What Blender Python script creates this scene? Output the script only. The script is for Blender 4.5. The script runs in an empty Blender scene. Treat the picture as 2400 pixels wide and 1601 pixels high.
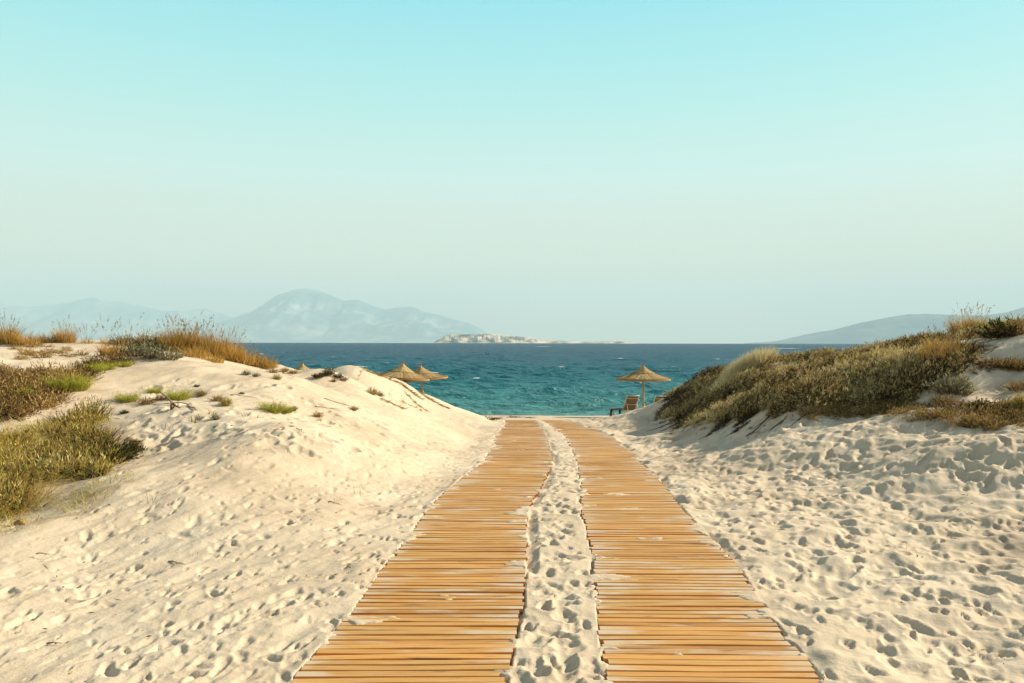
import bpy, math, random
import numpy as np
from mathutils import Vector, Matrix, Quaternion

random.seed(7)
rng = np.random.default_rng(11)
scene = bpy.context.scene
COL = scene.collection

# ------------------------------------------------------------------ camera frame used to survey the place
F, CX, CY, EYE = 1866.7, 1200.0, 800.5, 1.7
SEA_Z = -2.2
SUN_EL, SUN_AZ = math.radians(27.0), math.radians(24.0)      # azimuth measured from +X towards +Y
TO_SUN = Vector((math.cos(SUN_EL)*math.cos(SUN_AZ), math.cos(SUN_EL)*math.sin(SUN_AZ), math.sin(SUN_EL)))

def W(px, py, Y):
    return ((px-CX)*Y/F, Y, EYE-(py-CY)*Y/F)

# ------------------------------------------------------------------ object helpers
def tag(o, label=None, cat=None, group=None, kind=None):
    if label: o['label'] = label
    if cat: o['category'] = cat
    if group: o['group'] = group
    if kind: o['kind'] = kind
    return o

def empty(name, loc, rz=0.0, scale=1.0):
    o = bpy.data.objects.new(name, None)
    o.empty_display_size = 0.1
    COL.objects.link(o)
    o.location = loc
    o.rotation_euler = (0, 0, rz)
    o.scale = (scale,)*3 if not hasattr(scale, '__len__') else scale
    return o

def link(name, me, mat=None, parent=None):
    o = bpy.data.objects.new(name, me)
    COL.objects.link(o)
    if mat is not None and not me.materials:
        me.materials.append(mat)
    if parent is not None:
        o.parent = parent
    return o

def copy_tree(o, parent=None):
    c = o.copy()
    COL.objects.link(c)
    if parent is not None:
        c.parent = parent
    for ch in list(o.children):
        copy_tree(ch, c)
    return c

def np_mesh(name, V, Q=None, T=None, smooth=True, attrs=None, mats=None, midx=None):
    V = np.ascontiguousarray(V, dtype=np.float32)
    me = bpy.data.meshes.new(name)
    nq = 0 if Q is None else len(Q)
    nt = 0 if T is None else len(T)
    me.vertices.add(len(V))
    me.vertices.foreach_set('co', V.ravel())
    loops, starts = [], []
    if nq:
        loops.append(np.asarray(Q, dtype=np.int32).ravel()); starts.append(np.arange(nq, dtype=np.int32)*4)
    if nt:
        loops.append(np.asarray(T, dtype=np.int32).ravel()); starts.append(np.arange(nt, dtype=np.int32)*3 + nq*4)
    L = np.concatenate(loops); S = np.concatenate(starts)
    me.loops.add(len(L)); me.loops.foreach_set('vertex_index', L)
    me.polygons.add(len(S)); me.polygons.foreach_set('loop_start', S)
    if midx is not None:
        me.polygons.foreach_set('material_index', np.asarray(midx, dtype=np.int32))
    me.polygons.foreach_set('use_smooth', np.full(len(S), bool(smooth)))
    for k, a in (attrs or {}).items():
        at = me.attributes.new(k, 'FLOAT', 'POINT')
        at.data.foreach_set('value', np.ascontiguousarray(a, dtype=np.float32))
    for m in (mats or []):
        me.materials.append(m)
    me.update(calc_edges=True)
    me.validate()
    return me

class MB:
    """collects rings, boxes, tubes and strips of ONE part"""
    def __init__(s): s.v, s.f = [], []
    def quadgrid(s, rows, close=False):
        b = len(s.v); n = len(rows[0])
        for r in rows: s.v.extend([tuple(p) for p in r])
        for i in range(len(rows)-1):
            for j in range(n if close else n-1):
                k = (j+1) % n
                s.f.append((b+i*n+j, b+i*n+k, b+(i+1)*n+k, b+(i+1)*n+j))
        return b
    def tube(s, pts, rad, n=6, cap=True):
        pts = [Vector(p) for p in pts]
        rads = rad if hasattr(rad, '__len__') else [rad]*len(pts)
        rows = []
        for i, p in enumerate(pts):
            t = (pts[min(i+1, len(pts)-1)]-pts[max(i-1, 0)])
            t = t.normalized() if t.length > 1e-9 else Vector((0, 0, 1))
            a = t.cross(Vector((0.31, 0.17, 0.93)))
            if a.length < 0.05: a = t.cross(Vector((1, 0, 0)))
            a.normalize(); c = t.cross(a)
            rows.append([p+(a*math.cos(2*math.pi*k/n)+c*math.sin(2*math.pi*k/n))*rads[i] for k in range(n)])
        b = s.quadgrid(rows, True)
        if cap:
            s.f.append(tuple(b+k for k in range(n-1, -1, -1)))
            e = b+(len(rows)-1)*n
            s.f.append(tuple(e+k for k in range(n)))
    def box(s, c, size, M=None):
        b = len(s.v)
        for dx in (-.5, .5):
            for dy in (-.5, .5):
                for dz in (-.5, .5):
                    p = Vector((c[0]+dx*size[0], c[1]+dy*size[1], c[2]+dz*size[2]))
                    s.v.append(tuple(M @ p if M else p))
        for q in ((0, 1, 3, 2), (4, 6, 7, 5), (0, 4, 5, 1), (2, 3, 7, 6), (0, 2, 6, 4), (1, 5, 7, 3)):
            s.f.append(tuple(b+i for i in q))
    def lathe(s, prof, n=32, jit=0.0):
        rows = []
        for r, z in prof:
            rows.append([((r*(1+jit*random.uniform(-1, 1)))*math.cos(2*math.pi*k/n), (r*(1+jit*random.uniform(-1, 1)))*math.sin(2*math.pi*k/n), z) for k in range(n)])
        s.quadgrid(rows, True)
    def build(s, name, mat, parent=None, smooth=True):
        me = bpy.data.meshes.new(name)
        me.from_pydata(s.v, [], s.f); me.update()
        if smooth: me.polygons.foreach_set('use_smooth', [True]*len(me.polygons))
        return link(name, me, mat, parent)

# ------------------------------------------------------------------ numpy noise
_tab = np.random.default_rng(3).random((256, 256)).astype(np.float32)
def vnoise(x, y, seed=0):
    x = np.asarray(x, dtype=np.float64)+seed*37.31; y = np.asarray(y, dtype=np.float64)+seed*91.7
    ix = np.floor(x).astype(np.int64); iy = np.floor(y).astype(np.int64)
    fx = x-ix; fy = y-iy
    fx = fx*fx*fx*(fx*(fx*6-15)+10); fy = fy*fy*fy*(fy*(fy*6-15)+10)
    a = _tab[ix & 255, iy & 255]; b = _tab[(ix+1) & 255, iy & 255]
    c = _tab[ix & 255, (iy+1) & 255]; d = _tab[(ix+1) & 255, (iy+1) & 255]
    return (a*(1-fx)+b*fx)*(1-fy)+(c*(1-fx)+d*fx)*fy*1.0
def sn(x, y, seed=0): return vnoise(x, y, seed)*2-1
def fbm(x, y, o=4, seed=0, g=0.5):
    s = 0; a = 1; t = 0
    for k in range(o):
        s = s+a*sn(x*2**k, y*2**k, seed+k); t += a; a *= g
    return s/t
def ridged(x, y, o=4, seed=0):
    s = 0; a = 1; t = 0
    for k in range(o):
        s = s+a*(1-np.abs(sn(x*2**k, y*2**k, seed+k))); t += a; a *= .5
    return s/t
def sstep(a, b, x):
    t = np.clip((np.asarray(x, dtype=np.float64)-a)/(b-a), 0, 1); return t*t*(3-2*t)

# ------------------------------------------------------------------ materials
def new_mat(name):
    m = bpy.data.materials.new(name); m.use_nodes = True
    nt = m.node_tree; nt.nodes.clear()
    out = nt.nodes.new('ShaderNodeOutputMaterial')
    return m, nt, out
def N(nt, typ, **kw):
    n = nt.nodes.new(typ)
    for k, v in kw.items():
        if k == 'inp':
            for i, val in v.items(): n.inputs[i].default_value = val
        else: setattr(n, k, v)
    return n
def ramp(nt, stops, interp='LINEAR'):
    r = nt.nodes.new('ShaderNodeValToRGB'); cr = r.color_ramp; cr.interpolation = interp
    while len(cr.elements) > 1: cr.elements.remove(cr.elements[-1])
    cr.elements[0].position = stops[0][0]; cr.elements[0].color = (*stops[0][1], 1)
    for p, c in stops[1:]:
        e = cr.elements.new(p); e.color = (*c, 1)
    return r
def mixrgb(nt, typ, fac, a, b):
    n = nt.nodes.new('ShaderNodeMix'); n.data_type = 'RGBA'; n.blend_type = typ
    for sock, val in ((n.inputs[0], fac), (n.inputs[6], a), (n.inputs[7], b)):
        if hasattr(val, 'is_linked'): nt.links.new(val, sock)
        elif sock.type == 'RGBA': sock.default_value = (*val, 1)
        else: sock.default_value = val
    return n.outputs[2]
def mathn(nt, op, a, b=None, c=None):
    n = nt.nodes.new('ShaderNodeMath'); n.operation = op
    for i, v in enumerate((a, b, c)):
        if v is None: continue
        if hasattr(v, 'is_linked'): nt.links.new(v, n.inputs[i])
        else: n.inputs[i].default_value = v
    return n.outputs[0]
def noise(nt, vec, scale, detail=4, rough=.55, sc=None, loc=None):
    if sc is not None or loc is not None:
        mp = nt.nodes.new('ShaderNodeMapping')
        if sc is not None: mp.inputs['Scale'].default_value = sc
        if loc is not None: mp.inputs['Location'].default_value = loc
        nt.links.new(vec, mp.inputs[0]); vec = mp.outputs[0]
    n = nt.nodes.new('ShaderNodeTexNoise')
    n.inputs['Scale'].default_value = scale; n.inputs['Detail'].default_value = detail; n.inputs['Roughness'].default_value = rough
    nt.links.new(vec, n.inputs['Vector'])
    return n.outputs[0]

def simple(name, col, rough=.7, var=.15, scale=20, spec=.3, sc=None, bump=0.0):
    m, nt, out = new_mat(name)
    p = N(nt, 'ShaderNodeBsdfPrincipled', inp={'Roughness': rough, 'Specular IOR Level': spec})
    tc = N(nt, 'ShaderNodeTexCoord')
    n = noise(nt, tc.outputs['Object'], scale, 4, sc=sc)
    r = ramp(nt, [(.25, tuple(c*(1-var*2) for c in col)), (.55, col), (.8, tuple(min(1, c*(1+var)) for c in col))])
    nt.links.new(n, r.inputs[0]); nt.links.new(r.outputs[0], p.inputs['Base Color'])
    if bump:
        b = N(nt, 'ShaderNodeBump', inp={'Strength': .6, 'Distance': bump})
        nt.links.new(n, b.inputs['Height']); nt.links.new(b.outputs[0], p.inputs['Normal'])
    nt.links.new(p.outputs[0], out.inputs[0])
    return m

def foliage(name, stops, transl=.25, patch=None):
    """leaf colours come from the 'tint' value that each leaf carries"""
    m, nt, out = new_mat(name)
    a = N(nt, 'ShaderNodeAttribute', attribute_name='tint')
    r = ramp(nt, stops)
    nt.links.new(a.outputs['Fac'], r.inputs[0])
    oi = N(nt, 'ShaderNodeObjectInfo')
    hs = N(nt, 'ShaderNodeHueSaturation')
    v = mathn(nt, 'MULTIPLY_ADD', oi.outputs['Random'], .3, .85)
    nt.links.new(v, hs.inputs['Value']); nt.links.new(r.outputs[0], hs.inputs['Color'])
    d = N(nt, 'ShaderNodeBsdfDiffuse'); t = N(nt, 'ShaderNodeBsdfTranslucent')
    nt.links.new(hs.outputs[0], d.inputs[0]); nt.links.new(hs.outputs[0], t.inputs[0])
    mx = N(nt, 'ShaderNodeMixShader', inp={0: transl})
    nt.links.new(d.outputs[0], mx.inputs[1]); nt.links.new(t.outputs[0], mx.inputs[2])
    nt.links.new(mx.outputs[0], out.inputs[0])
    return m

def mat_sand():
    m, nt, out = new_mat('sand')
    p = N(nt, 'ShaderNodeBsdfPrincipled', inp={'Roughness': .95, 'Specular IOR Level': .15})
    tc = N(nt, 'ShaderNodeTexCoord'); ob = tc.outputs['Object']
    big = noise(nt, ob, .55, 5, .6)
    mid = noise(nt, ob, 5, 5, .65)
    grain = noise(nt, ob, 260, 2, .7)
    base = ramp(nt, [(.3, (.49, .37, .245)), (.5, (.62, .485, .335)), (.72, (.68, .55, .395))])
    nt.links.new(big, base.inputs[0])
    m2 = ramp(nt, [(.3, (.88, .85, .82)), (.6, (1, 1, 1))]); nt.links.new(mid, m2.inputs[0])
    g2 = ramp(nt, [(.3, (.78, .76, .74)), (.62, (1, 1, 1))]); nt.links.new(grain, g2.inputs[0])
    c = mixrgb(nt, 'MULTIPLY', .6, base.outputs[0], m2.outputs[0])
    c = mixrgb(nt, 'MULTIPLY', .8, c, g2.outputs[0])
    # bits of shell and dry stalk that lie in the sand
    sp = N(nt, 'ShaderNodeTexVoronoi', inp={'Scale': 9.0}); nt.links.new(ob, sp.inputs['Vector'])
    spk = N(nt, 'ShaderNodeMath', operation='LESS_THAN', inp={1: .055}); nt.links.new(sp.outputs['Distance'], spk.inputs[0])
    gate = N(nt, 'ShaderNodeMath', operation='GREATER_THAN', inp={1: .56}); nt.links.new(noise(nt, ob, 1.3, 3), gate.inputs[0])
    c = mixrgb(nt, 'MIX', mathn(nt, 'MULTIPLY', spk.outputs[0], gate.outputs[0]), c, (.22, .12, .055))
    # litter-stained sand among the plants
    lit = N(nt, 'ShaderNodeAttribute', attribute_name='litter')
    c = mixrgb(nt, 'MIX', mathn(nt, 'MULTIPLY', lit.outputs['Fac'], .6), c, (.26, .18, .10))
    wet = N(nt, 'ShaderNodeAttribute', attribute_name='wet')
    c = mixrgb(nt, 'MIX', mathn(nt, 'MULTIPLY', wet.outputs['Fac'], .75), c, (.22, .16, .10))
    nt.links.new(c, p.inputs['Base Color'])
    bh = mathn(nt, 'ADD', mathn(nt, 'MULTIPLY', noise(nt, ob, 28, 5, .65), 1.0), mathn(nt, 'MULTIPLY', grain, .12))
    b = N(nt, 'ShaderNodeBump', inp={'Strength': .5, 'Distance': .016})
    nt.links.new(bh, b.inputs['Height']); nt.links.new(b.outputs[0], p.inputs['Normal'])
    nt.links.new(p.outputs[0], out.inputs[0])
    return m

def mat_wood(name, side):
    m, nt, out = new_mat(name)
    p = N(nt, 'ShaderNodeBsdfPrincipled', inp={'Roughness': .62, 'Specular IOR Level': .3})
    tc = N(nt, 'ShaderNodeTexCoord'); ob = tc.outputs['Object']
    geo = N(nt, 'ShaderNodeNewGeometry'); rnd = geo.outputs['Random Per Island']
    off = N(nt, 'ShaderNodeCombineXYZ'); nt.links.new(mathn(nt, 'MULTIPLY', rnd, 77.0), off.inputs[0]); nt.links.new(mathn(nt, 'MULTIPLY', rnd, 31.0), off.inputs[2])
    add = N(nt, 'ShaderNodeVectorMath', operation='ADD'); nt.links.new(ob, add.inputs[0]); nt.links.new(off.outputs[0], add.inputs[1])
    v = add.outputs[0]
    if side: cols = [(.3, (.55, .19, .025)), (.6, (.72, .28, .045)), (.8, (.78, .34, .07))]  # deeper orange edge wood, brightened to paint in light bounced between slats
    else: cols = [(.22, (.33, .15, .036)), (.45, (.52, .262, .066)), (.62, (.58, .315, .090)), (.82, (.64, .40, .15))]
    gr = noise(nt, v, 1.0, 6, .6, sc=(3, 90, 90))
    r = ramp(nt, cols); nt.links.new(gr, r.inputs[0])
    pv = ramp(nt, [(0, (.70, .61, .53)), (.3, (1, .93, .84)), (.6, (.92, .94, 1.0)), (1, (1.14, 1.05, .95))]); nt.links.new(rnd, pv.inputs[0])
    c = mixrgb(nt, 'MULTIPLY', 1.0, r.outputs[0], pv.outputs[0])
    kn = noise(nt, v, 1.0, 2, .5, sc=(3.4, 26, 26))
    kr = ramp(nt, [(.64, (0, 0, 0)), (.72, (1, 1, 1))]); nt.links.new(kn, kr.inputs[0])
    c = mixrgb(nt, 'MIX', mathn(nt, 'MULTIPLY', kr.outputs[0], .75), c, (.20, .10, .045))
    if not side:
        u = N(nt, 'ShaderNodeAttribute', attribute_name='u')
        e = mathn(nt, 'ABSOLUTE', mathn(nt, 'MULTIPLY_ADD', u.outputs['Fac'], 2.0, -1.0))
        e = mathn(nt, 'POWER', e, 2.6)
        sd = noise(nt, v, 1.0, 4, .6, sc=(1.6, 5, 5))
        patch = noise(nt, ob, .8, 3, .6)
        s = mathn(nt, 'ADD', mathn(nt, 'ADD', mathn(nt, 'MULTIPLY', e, .16), sd), mathn(nt, 'MULTIPLY', patch, .42))
        sr = ramp(nt, [(.76, (0, 0, 0)), (.92, (1, 1, 1))]); nt.links.new(s, sr.inputs[0])
        c = mixrgb(nt, 'MIX', mathn(nt, 'MULTIPLY', sr.outputs[0], .72), c, (.58, .47, .33))
    nt.links.new(c, p.inputs['Base Color'])
    b = N(nt, 'ShaderNodeBump', inp={'Strength': .35, 'Distance': .003})
    nt.links.new(gr, b.inputs['Height']); nt.links.new(b.outputs[0], p.inputs['Normal'])
    nt.links.new(p.outputs[0], out.inputs[0])
    return m

def mat_sea():
    m, nt, out = new_mat('sea_water')
    p = N(nt, 'ShaderNodeBsdfDiffuse'); gl = N(nt, 'ShaderNodeBsdfGlossy', inp={'Roughness': .18}); fn = N(nt, 'ShaderNodeFresnel', inp={'IOR': 1.33})
    geo = N(nt, 'ShaderNodeNewGeometry'); pos = geo.outputs['Position']
    sep = N(nt, 'ShaderNodeSeparateXYZ'); nt.links.new(pos, sep.inputs[0])
    y = sep.outputs[1]
    lg = mathn(nt, 'LOGARITHM', mathn(nt, 'MAXIMUM', y, 1.0), 10.0)       # 1.6 at the shore .. 3.4 far out
    wob = noise(nt, pos, .02, 4, .6, sc=(1, 2.5, 1))
    t = mathn(nt, 'ADD', mathn(nt, 'MULTIPLY_ADD', lg, .55, -.88), mathn(nt, 'MULTIPLY_ADD', wob, .16, -.08))
    r = ramp(nt, [(.0, (.085, .240, .215)), (.07, (.045, .195, .190)), (.18, (.011, .118, .138)), (.32, (.004, .070, .104)), (.5, (.002, .050, .088)), (.8, (.002, .043, .082))])
    nt.links.new(t, r.inputs[0])
    # wave-scale mottling of the water colour (foam streaks and depth of the water over weed)
    foam = noise(nt, pos, .30, 6, .62, sc=(.55, 1.0, 1))
    gust = noise(nt, pos, .035, 3, .5, sc=(.5, 1, 1))
    fm = mathn(nt, 'ADD', foam, mathn(nt, 'MULTIPLY', gust, .35))
    fr = ramp(nt, [(.905, (0, 0, 0)), (.93, (1, 1, 1))]); nt.links.new(fm, fr.inputs[0])
    fo = N(nt, 'ShaderNodeAttribute', attribute_name='foam')
    ff = mathn(nt, 'MAXIMUM', mathn(nt, 'MULTIPLY', fr.outputs[0], .8), fo.outputs['Fac'])
    c = mixrgb(nt, 'MIX', ff, r.outputs[0], (.75, .78, .76))
    nt.links.new(c, p.inputs['Color'])
    h1 = noise(nt, pos, 1.9, 5, .6, sc=(.55, 1.0, 1))
    h2 = noise(nt, pos, .33, 4, .55, sc=(.45, 1.0, 1), loc=(7, 3, 0))
    h3 = noise(nt, pos, .07, 3, .55, sc=(.4, 1.0, 1), loc=(17, 5, 0))
    far = N(nt, 'ShaderNodeMapRange', inp={1: 60.0, 2: 500.0, 3: 0.25, 4: 1.0}); nt.links.new(y, far.inputs[0])
    h = mathn(nt, 'ADD', mathn(nt, 'MULTIPLY', h1, .46), mathn(nt, 'MULTIPLY', mathn(nt, 'MULTIPLY', h2, 1.7), far.outputs[0]))
    h = mathn(nt, 'ADD', h, mathn(nt, 'MULTIPLY', mathn(nt, 'MULTIPLY', h3, 3.5), far.outputs[0]))
    b = N(nt, 'ShaderNodeBump', inp={'Strength': 1.0, 'Distance': 1.0})
    nt.links.new(h, b.inputs['Height'])
    for q in (p, gl, fn): nt.links.new(b.outputs[0], q.inputs['Normal'])
    # rough water mirrors much less of the low sky than a flat sheet would
    mx = N(nt, 'ShaderNodeMixShader')
    nt.links.new(mathn(nt, 'MINIMUM', mathn(nt, 'MULTIPLY', fn.outputs[0], .8), .42), mx.inputs[0])
    nt.links.new(p.outputs[0], mx.inputs[1]); nt.links.new(gl.outputs[0], mx.inputs[2])
    nt.links.new(mx.outputs[0], out.inputs[0])
    return m

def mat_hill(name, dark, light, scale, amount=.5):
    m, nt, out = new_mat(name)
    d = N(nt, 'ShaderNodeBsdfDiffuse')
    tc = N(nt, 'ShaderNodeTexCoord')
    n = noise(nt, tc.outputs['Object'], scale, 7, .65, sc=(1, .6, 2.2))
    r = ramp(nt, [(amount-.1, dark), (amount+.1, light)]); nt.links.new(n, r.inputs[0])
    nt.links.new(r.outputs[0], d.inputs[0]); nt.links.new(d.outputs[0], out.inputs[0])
    return m
# ================================================================== ground
_pY = np.array([-4, 0, 4, 6.7, 8.3, 10.5, 13.5, 16.6, 20, 22.5, 27, 31, 36, 42, 50, 60.])
_pZ = np.array([.04, .03, .02, .01, -.05, -.12, -.29, -.46, -.63, -.78, -1.05, -1.34, -1.70, -2.2, -2.75, -3.4])
_y = np.linspace(-4, 60, 1281); _z = np.interp(_y, _pY, _pZ)
_k = np.exp(-.5*(np.arange(-40, 41)/18.)**2); _k /= _k.sum()
_z = np.convolve(np.pad(_z, 40, mode='edge'), _k, mode='valid')
def prof(Y): return np.interp(Y, _y, _z)
_yy = np.linspace(3.2, 34, 700); _vv = (EYE-prof(_yy))*F/_yy
def Y_of(py): return np.interp(-(np.asarray(py, float)-CY), -_vv, _yy)

def edge(pts):
    a = np.array(sorted(pts, reverse=True), float)       # (py, px)
    Y = Y_of(a[:, 0]); X = (a[:, 1]-CX)*Y/F
    i = np.argsort(Y); return Y[i], X[i]
E_LL = edge([(1601, 684), (1572, 705), (1500, 763), (1422, 838), (1337, 893), (1269, 954), (1200, 999), (1162, 1034), (1129, 1074), (1103, 1106), (1093, 1119), (1078, 1138), (1052, 1152), (1022, 1163), (1004, 1178), (992, 1187), (985, 1183)])
E_LR = edge([(1601, 1187), (1541, 1200), (1490, 1213), (1446, 1221), (1405, 1227), (1337, 1230), (1269, 1237), (1233, 1234), (1195, 1240), (1167, 1249), (1157, 1260), (1129, 1275), (1103, 1288), (1085, 1296), (1067, 1295), (1042, 1286), (1016, 1277), (1001, 1268), (988, 1258), (985, 1255)])
E_RL = edge([(1601, 1424), (1554, 1420), (1500, 1411), (1452, 1406), (1401, 1403), (1350, 1396), (1297, 1393), (1259, 1380), (1233, 1375), (1208, 1368), (1162, 1363), (1134, 1364), (1093, 1357), (1067, 1350), (1042, 1337), (1016, 1321), (1007, 1304), (991, 1283), (986, 1270)])
E_RR = edge([(1601, 1931), (1537, 1887), (1460, 1818), (1384, 1765), (1326, 1730), (1269, 1676), (1200, 1606), (1123, 1546), (1082, 1500), (1062, 1487), (1041, 1455), (1024, 1437), (1005, 1388), (999, 1366), (990, 1345), (985, 1318)])
def eX(E, Y):
    """edge abscissa; before the first surveyed row the mats run straight on under the viewer"""
    Y = np.asarray(Y, float)
    s = (E[1][3]-E[1][0])/(E[0][3]-E[0][0])
    return np.where(Y < E[0][0], E[1][0]+s*.45*(Y-E[0][0]), np.interp(Y, E[0], E[1]))
PATH_END = 30.3

ctl = []
def C(*a): ctl.append(W(*a))
def G3(*a): ctl.append(a)
# along and between the mats
for Y in (-2.5, 0, 2, 4, 5.5, 7, 8.5, 10, 12, 14, 16.5, 19, 22, 25, 28, 31):
    for E, d in ((E_LL, -.35), (E_RR, .35)): G3(float(eX(E, Y))+d, Y, float(prof(Y)))
    G3(float(eX(E_LR, Y)+eX(E_RL, Y))/2, Y, float(prof(Y)))
# beach and shore
for X in (-44, -34, -24, -16, -10, -6, -3, 0, 3, 7, 11, 16, 24, 34, 44):
    for Y in (35, 38.5, 42, 48, 55): G3(X, Y, float(prof(Y)))
# left: foreground sand
for p in ((0, 1601, 4.0), (350, 1601, 4.0), (-300, 1500, 4.6), (300, 1300, 6.35), (600, 1200, 7.5), (0, 1250, 7.05), (150, 1185, 7.9), (240, 1118, 8.8), (320, 1062, 9.8),
          (600, 1080, 9.1), (800, 1130, 9.4), (700, 1000, 10.4), (900, 1060, 12.0), (450, 950, 11.8), (640, 950, 12.4), (520, 1000, 10.6), (850, 980, 14.0), (1000, 1030, 14.8), (1080, 1000, 19.6)):
    C(*p)
# left: crest of the big dune and the hummocks behind it
for p in ((290, 862, 14.3), (430, 862, 14.6), (560, 862, 15.6), (350, 930, 12.6), (700, 890, 16.2), (630, 870, 17.0), (665, 852, 20.5), (740, 880, 18.5), (770, 872, 20.0), (700, 880, 19.0), (720, 905, 16.4),
          (690, 884, 21.5), (712, 896, 22.5), (707, 892, 24.5), (735, 896, 26.5), (765, 884, 25.5), (830, 905, 17.5), (800, 853, 24.0), (850, 858, 24.2), (897, 879, 24.8), (940, 892, 25.4), (971, 910, 26.2), (1009, 933, 28.0), (1054, 955, 31.0), (1086, 978, 33.5), (900, 935, 20.5), (1000, 985, 24.0), (950, 950, 22.5)):
    C(*p)
# left: vegetated rise, with the hollow left of the dune
for p in ((640, 862, 20.0), (520, 846, 19.0), (430, 832, 18.5), (300, 806, 20.5), (150, 803, 19.5), (0, 808, 18.0), (100, 835, 15.8), (100, 858, 14.2), (-150, 830, 16.5), (200, 880, 13.2), (100, 930, 12.0), (0, 945, 11.2),
          (130, 975, 11.0), (40, 1000, 10.2), (230, 975, 11.2), (200, 1040, 9.7), (100, 1090, 9.0), (0, 1130, 8.4), (60, 1225, 7.7), (-150, 1150, 8.0)):
    C(*p)
for p in ((-12, 16, 1.75), (-14, 10, 1.35), (-13, 24, 1.3), (-9, 24, .75), (-7, 27, .2), (-6.5, 31, -1.0), (-11, 31, -.9), (-16, 30, -.4), (-30, 20, 1.7), (-30, 10, 1.5), (-8, 4, .5), (-15, 4, 1.0), (-6, 1, .2), (-30, 30, -.2), (-40, 12, 1.6), (-40, 27, .8),
          (-30, 0, 1.3), (-12, -2, .6), (-4.3, 31.5, -1.3), (-4, 2, .05)):
    G3(*p)
# right: foreground sand
for p in ((2400, 1601, 4.0), (2400, 1300, 6.2), (2400, 1130, 8.35), (2300, 1040, 9.35), (2400, 1000, 10.2), (2000, 1000, 13.4), (2000, 1100, 10.3), (2000, 1250, 7.0), (1700, 1055, 13.2), (1700, 1200, 8.1), (1560, 1015, 18.6), (1850, 1030, 12.0)):
    C(*p)
# right: foot, flank and crest of the vegetated dune
for p in ((1700, 1008, 16.0), (1800, 985, 14.6), (1600, 1000, 20.0), (1520, 984, 26.5), (1508, 978, 31.0), (1535, 968, 30.3), (1560, 952, 29.3), (1590, 918, 27.8), (1640, 885, 25.2), (1740, 860, 22.5), (1850, 866, 20.0), (2000, 838, 18.0), (2200, 800, 16.0), (2400, 772, 15.2),
          (1650, 940, 22.0), (1700, 905, 21.0), (1750, 930, 17.6), (1900, 925, 14.4), (2000, 950, 14.1), (2150, 900, 13.6), (2150, 965, 12.2), (2330, 850, 13.8), (2400, 806, 13.8), (2330, 910, 12.9), (2390, 962, 11.0), (2250, 850, 13.6), (1850, 895, 17.0), (2000, 885, 15.0)):
    C(*p)
for p in ((8, 29, -.6), (14, 28, .2), (12, 33, -1.4), (20, 30, -.3), (14, 23, 1.5), (10, 23, 1.0), (14, 16, 2.3), (14, 10, 2.0), (22, 20, 2.1), (30, 15, 2.2), (30, 28, .3), (9, 8, 1.1), (5.5, 5, .3), (8, 4, .6), (6, 1, .2), (12, 2, 1.3), (42, 20, 1.8), (40, 5, 1.8), (24, 5, 2.0), (12, -2, 1.0), (40, 32, -.8), (7, 32.5, -1.35)):
    G3(*p)
ctl = np.array(ctl)
def _phi(d2): return np.sqrt(d2+.5)
_n = len(ctl)
_D = ((ctl[:, None, :2]-ctl[None, :, :2])**2).sum(-1)
_A = np.zeros((_n+3, _n+3)); _A[:_n, :_n] = _phi(_D)-np.eye(_n)*.02
_A[:_n, _n] = 1; _A[:_n, _n+1:] = ctl[:, :2]; _A[_n:, :_n] = _A[:_n, _n:].T
_w = np.linalg.solve(_A, np.concatenate([ctl[:, 2], np.zeros(3)]))
GX = np.arange(-48, 48.01, .12); GY = np.arange(-4, 60.01, .12)
_gx, _gy = np.meshgrid(GX, GY)
_gz = (_w[_n]+_w[_n+1]*_gx+_w[_n+2]*_gy)
for i in range(_n): _gz = _gz+_w[i]*_phi((_gx-ctl[i, 0])**2+(_gy-ctl[i, 1])**2)
_beach = sstep(31.5, 36, _gy)
_gz = _gz*(1-_beach)+prof(_gy)*_beach
_off = np.minimum(np.abs(_gx-np.clip(_gx, eX(E_LL, _gy), eX(E_RR, _gy))), 9)       # metres away from the mats
_loose = sstep(.8, 3.0, _off)*(1-sstep(30, 36, _gy))
_gz = _gz+_loose*(.11*fbm(_gx/3.1, _gy/3.1, 3, 5)+.05*fbm(_gx/.9, _gy/.9, 3, 9))
for hx, hy, ha, hr in ((-5.95, 20.6, .08, .5), (-4.3, 18.6, .20, .65), (-5.2, 20.0, -.26, .6), (-6.6, 23.5, -.2, .9), (-4.2, 24.0, .05, .8), (-3.2, 15.5, .10, .9), (-5.4, 13.2, -.10, .7), (-4.6, 11.2, .08, .6), (-2.6, 20.5, .10, .8)):
    _gz = _gz+ha*np.exp(-((_gx-hx)**2+(_gy-hy)**2)/(2*hr*hr))
_m = 1-sstep(.25, .9, _off)
_gz = _gz*(1-_m)+prof(_gy)*_m
def Hb(x, y):
    x = np.asarray(x, float); y = np.asarray(y, float)
    fx = np.clip((x-GX[0])/.12, 0, len(GX)-1.001); fy = np.clip((y-GY[0])/.12, 0, len(GY)-1.001)
    i = fx.astype(int); j = fy.astype(int); a = fx-i; b = fy-j
    return (_gz[j, i]*(1-a)+_gz[j, i+1]*a)*(1-b)+(_gz[j+1, i]*(1-a)+_gz[j+1, i+1]*a)*b
def spot(px, py, ymin=3.0, ymax=33.0):
    """the point of the ground that was surveyed along this line of sight"""
    Y = np.arange(ymin, ymax, .03); X = (px-CX)*Y/F; Z = EYE-(py-CY)*Y/F
    g = Z-Hb(X, Y)
    k = np.argmax(g < 0) if (g < 0).any() else int(np.argmin(g))
    return Vector((float(X[k]), float(Y[k]), float(Hb(X[k], Y[k]))))

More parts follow.
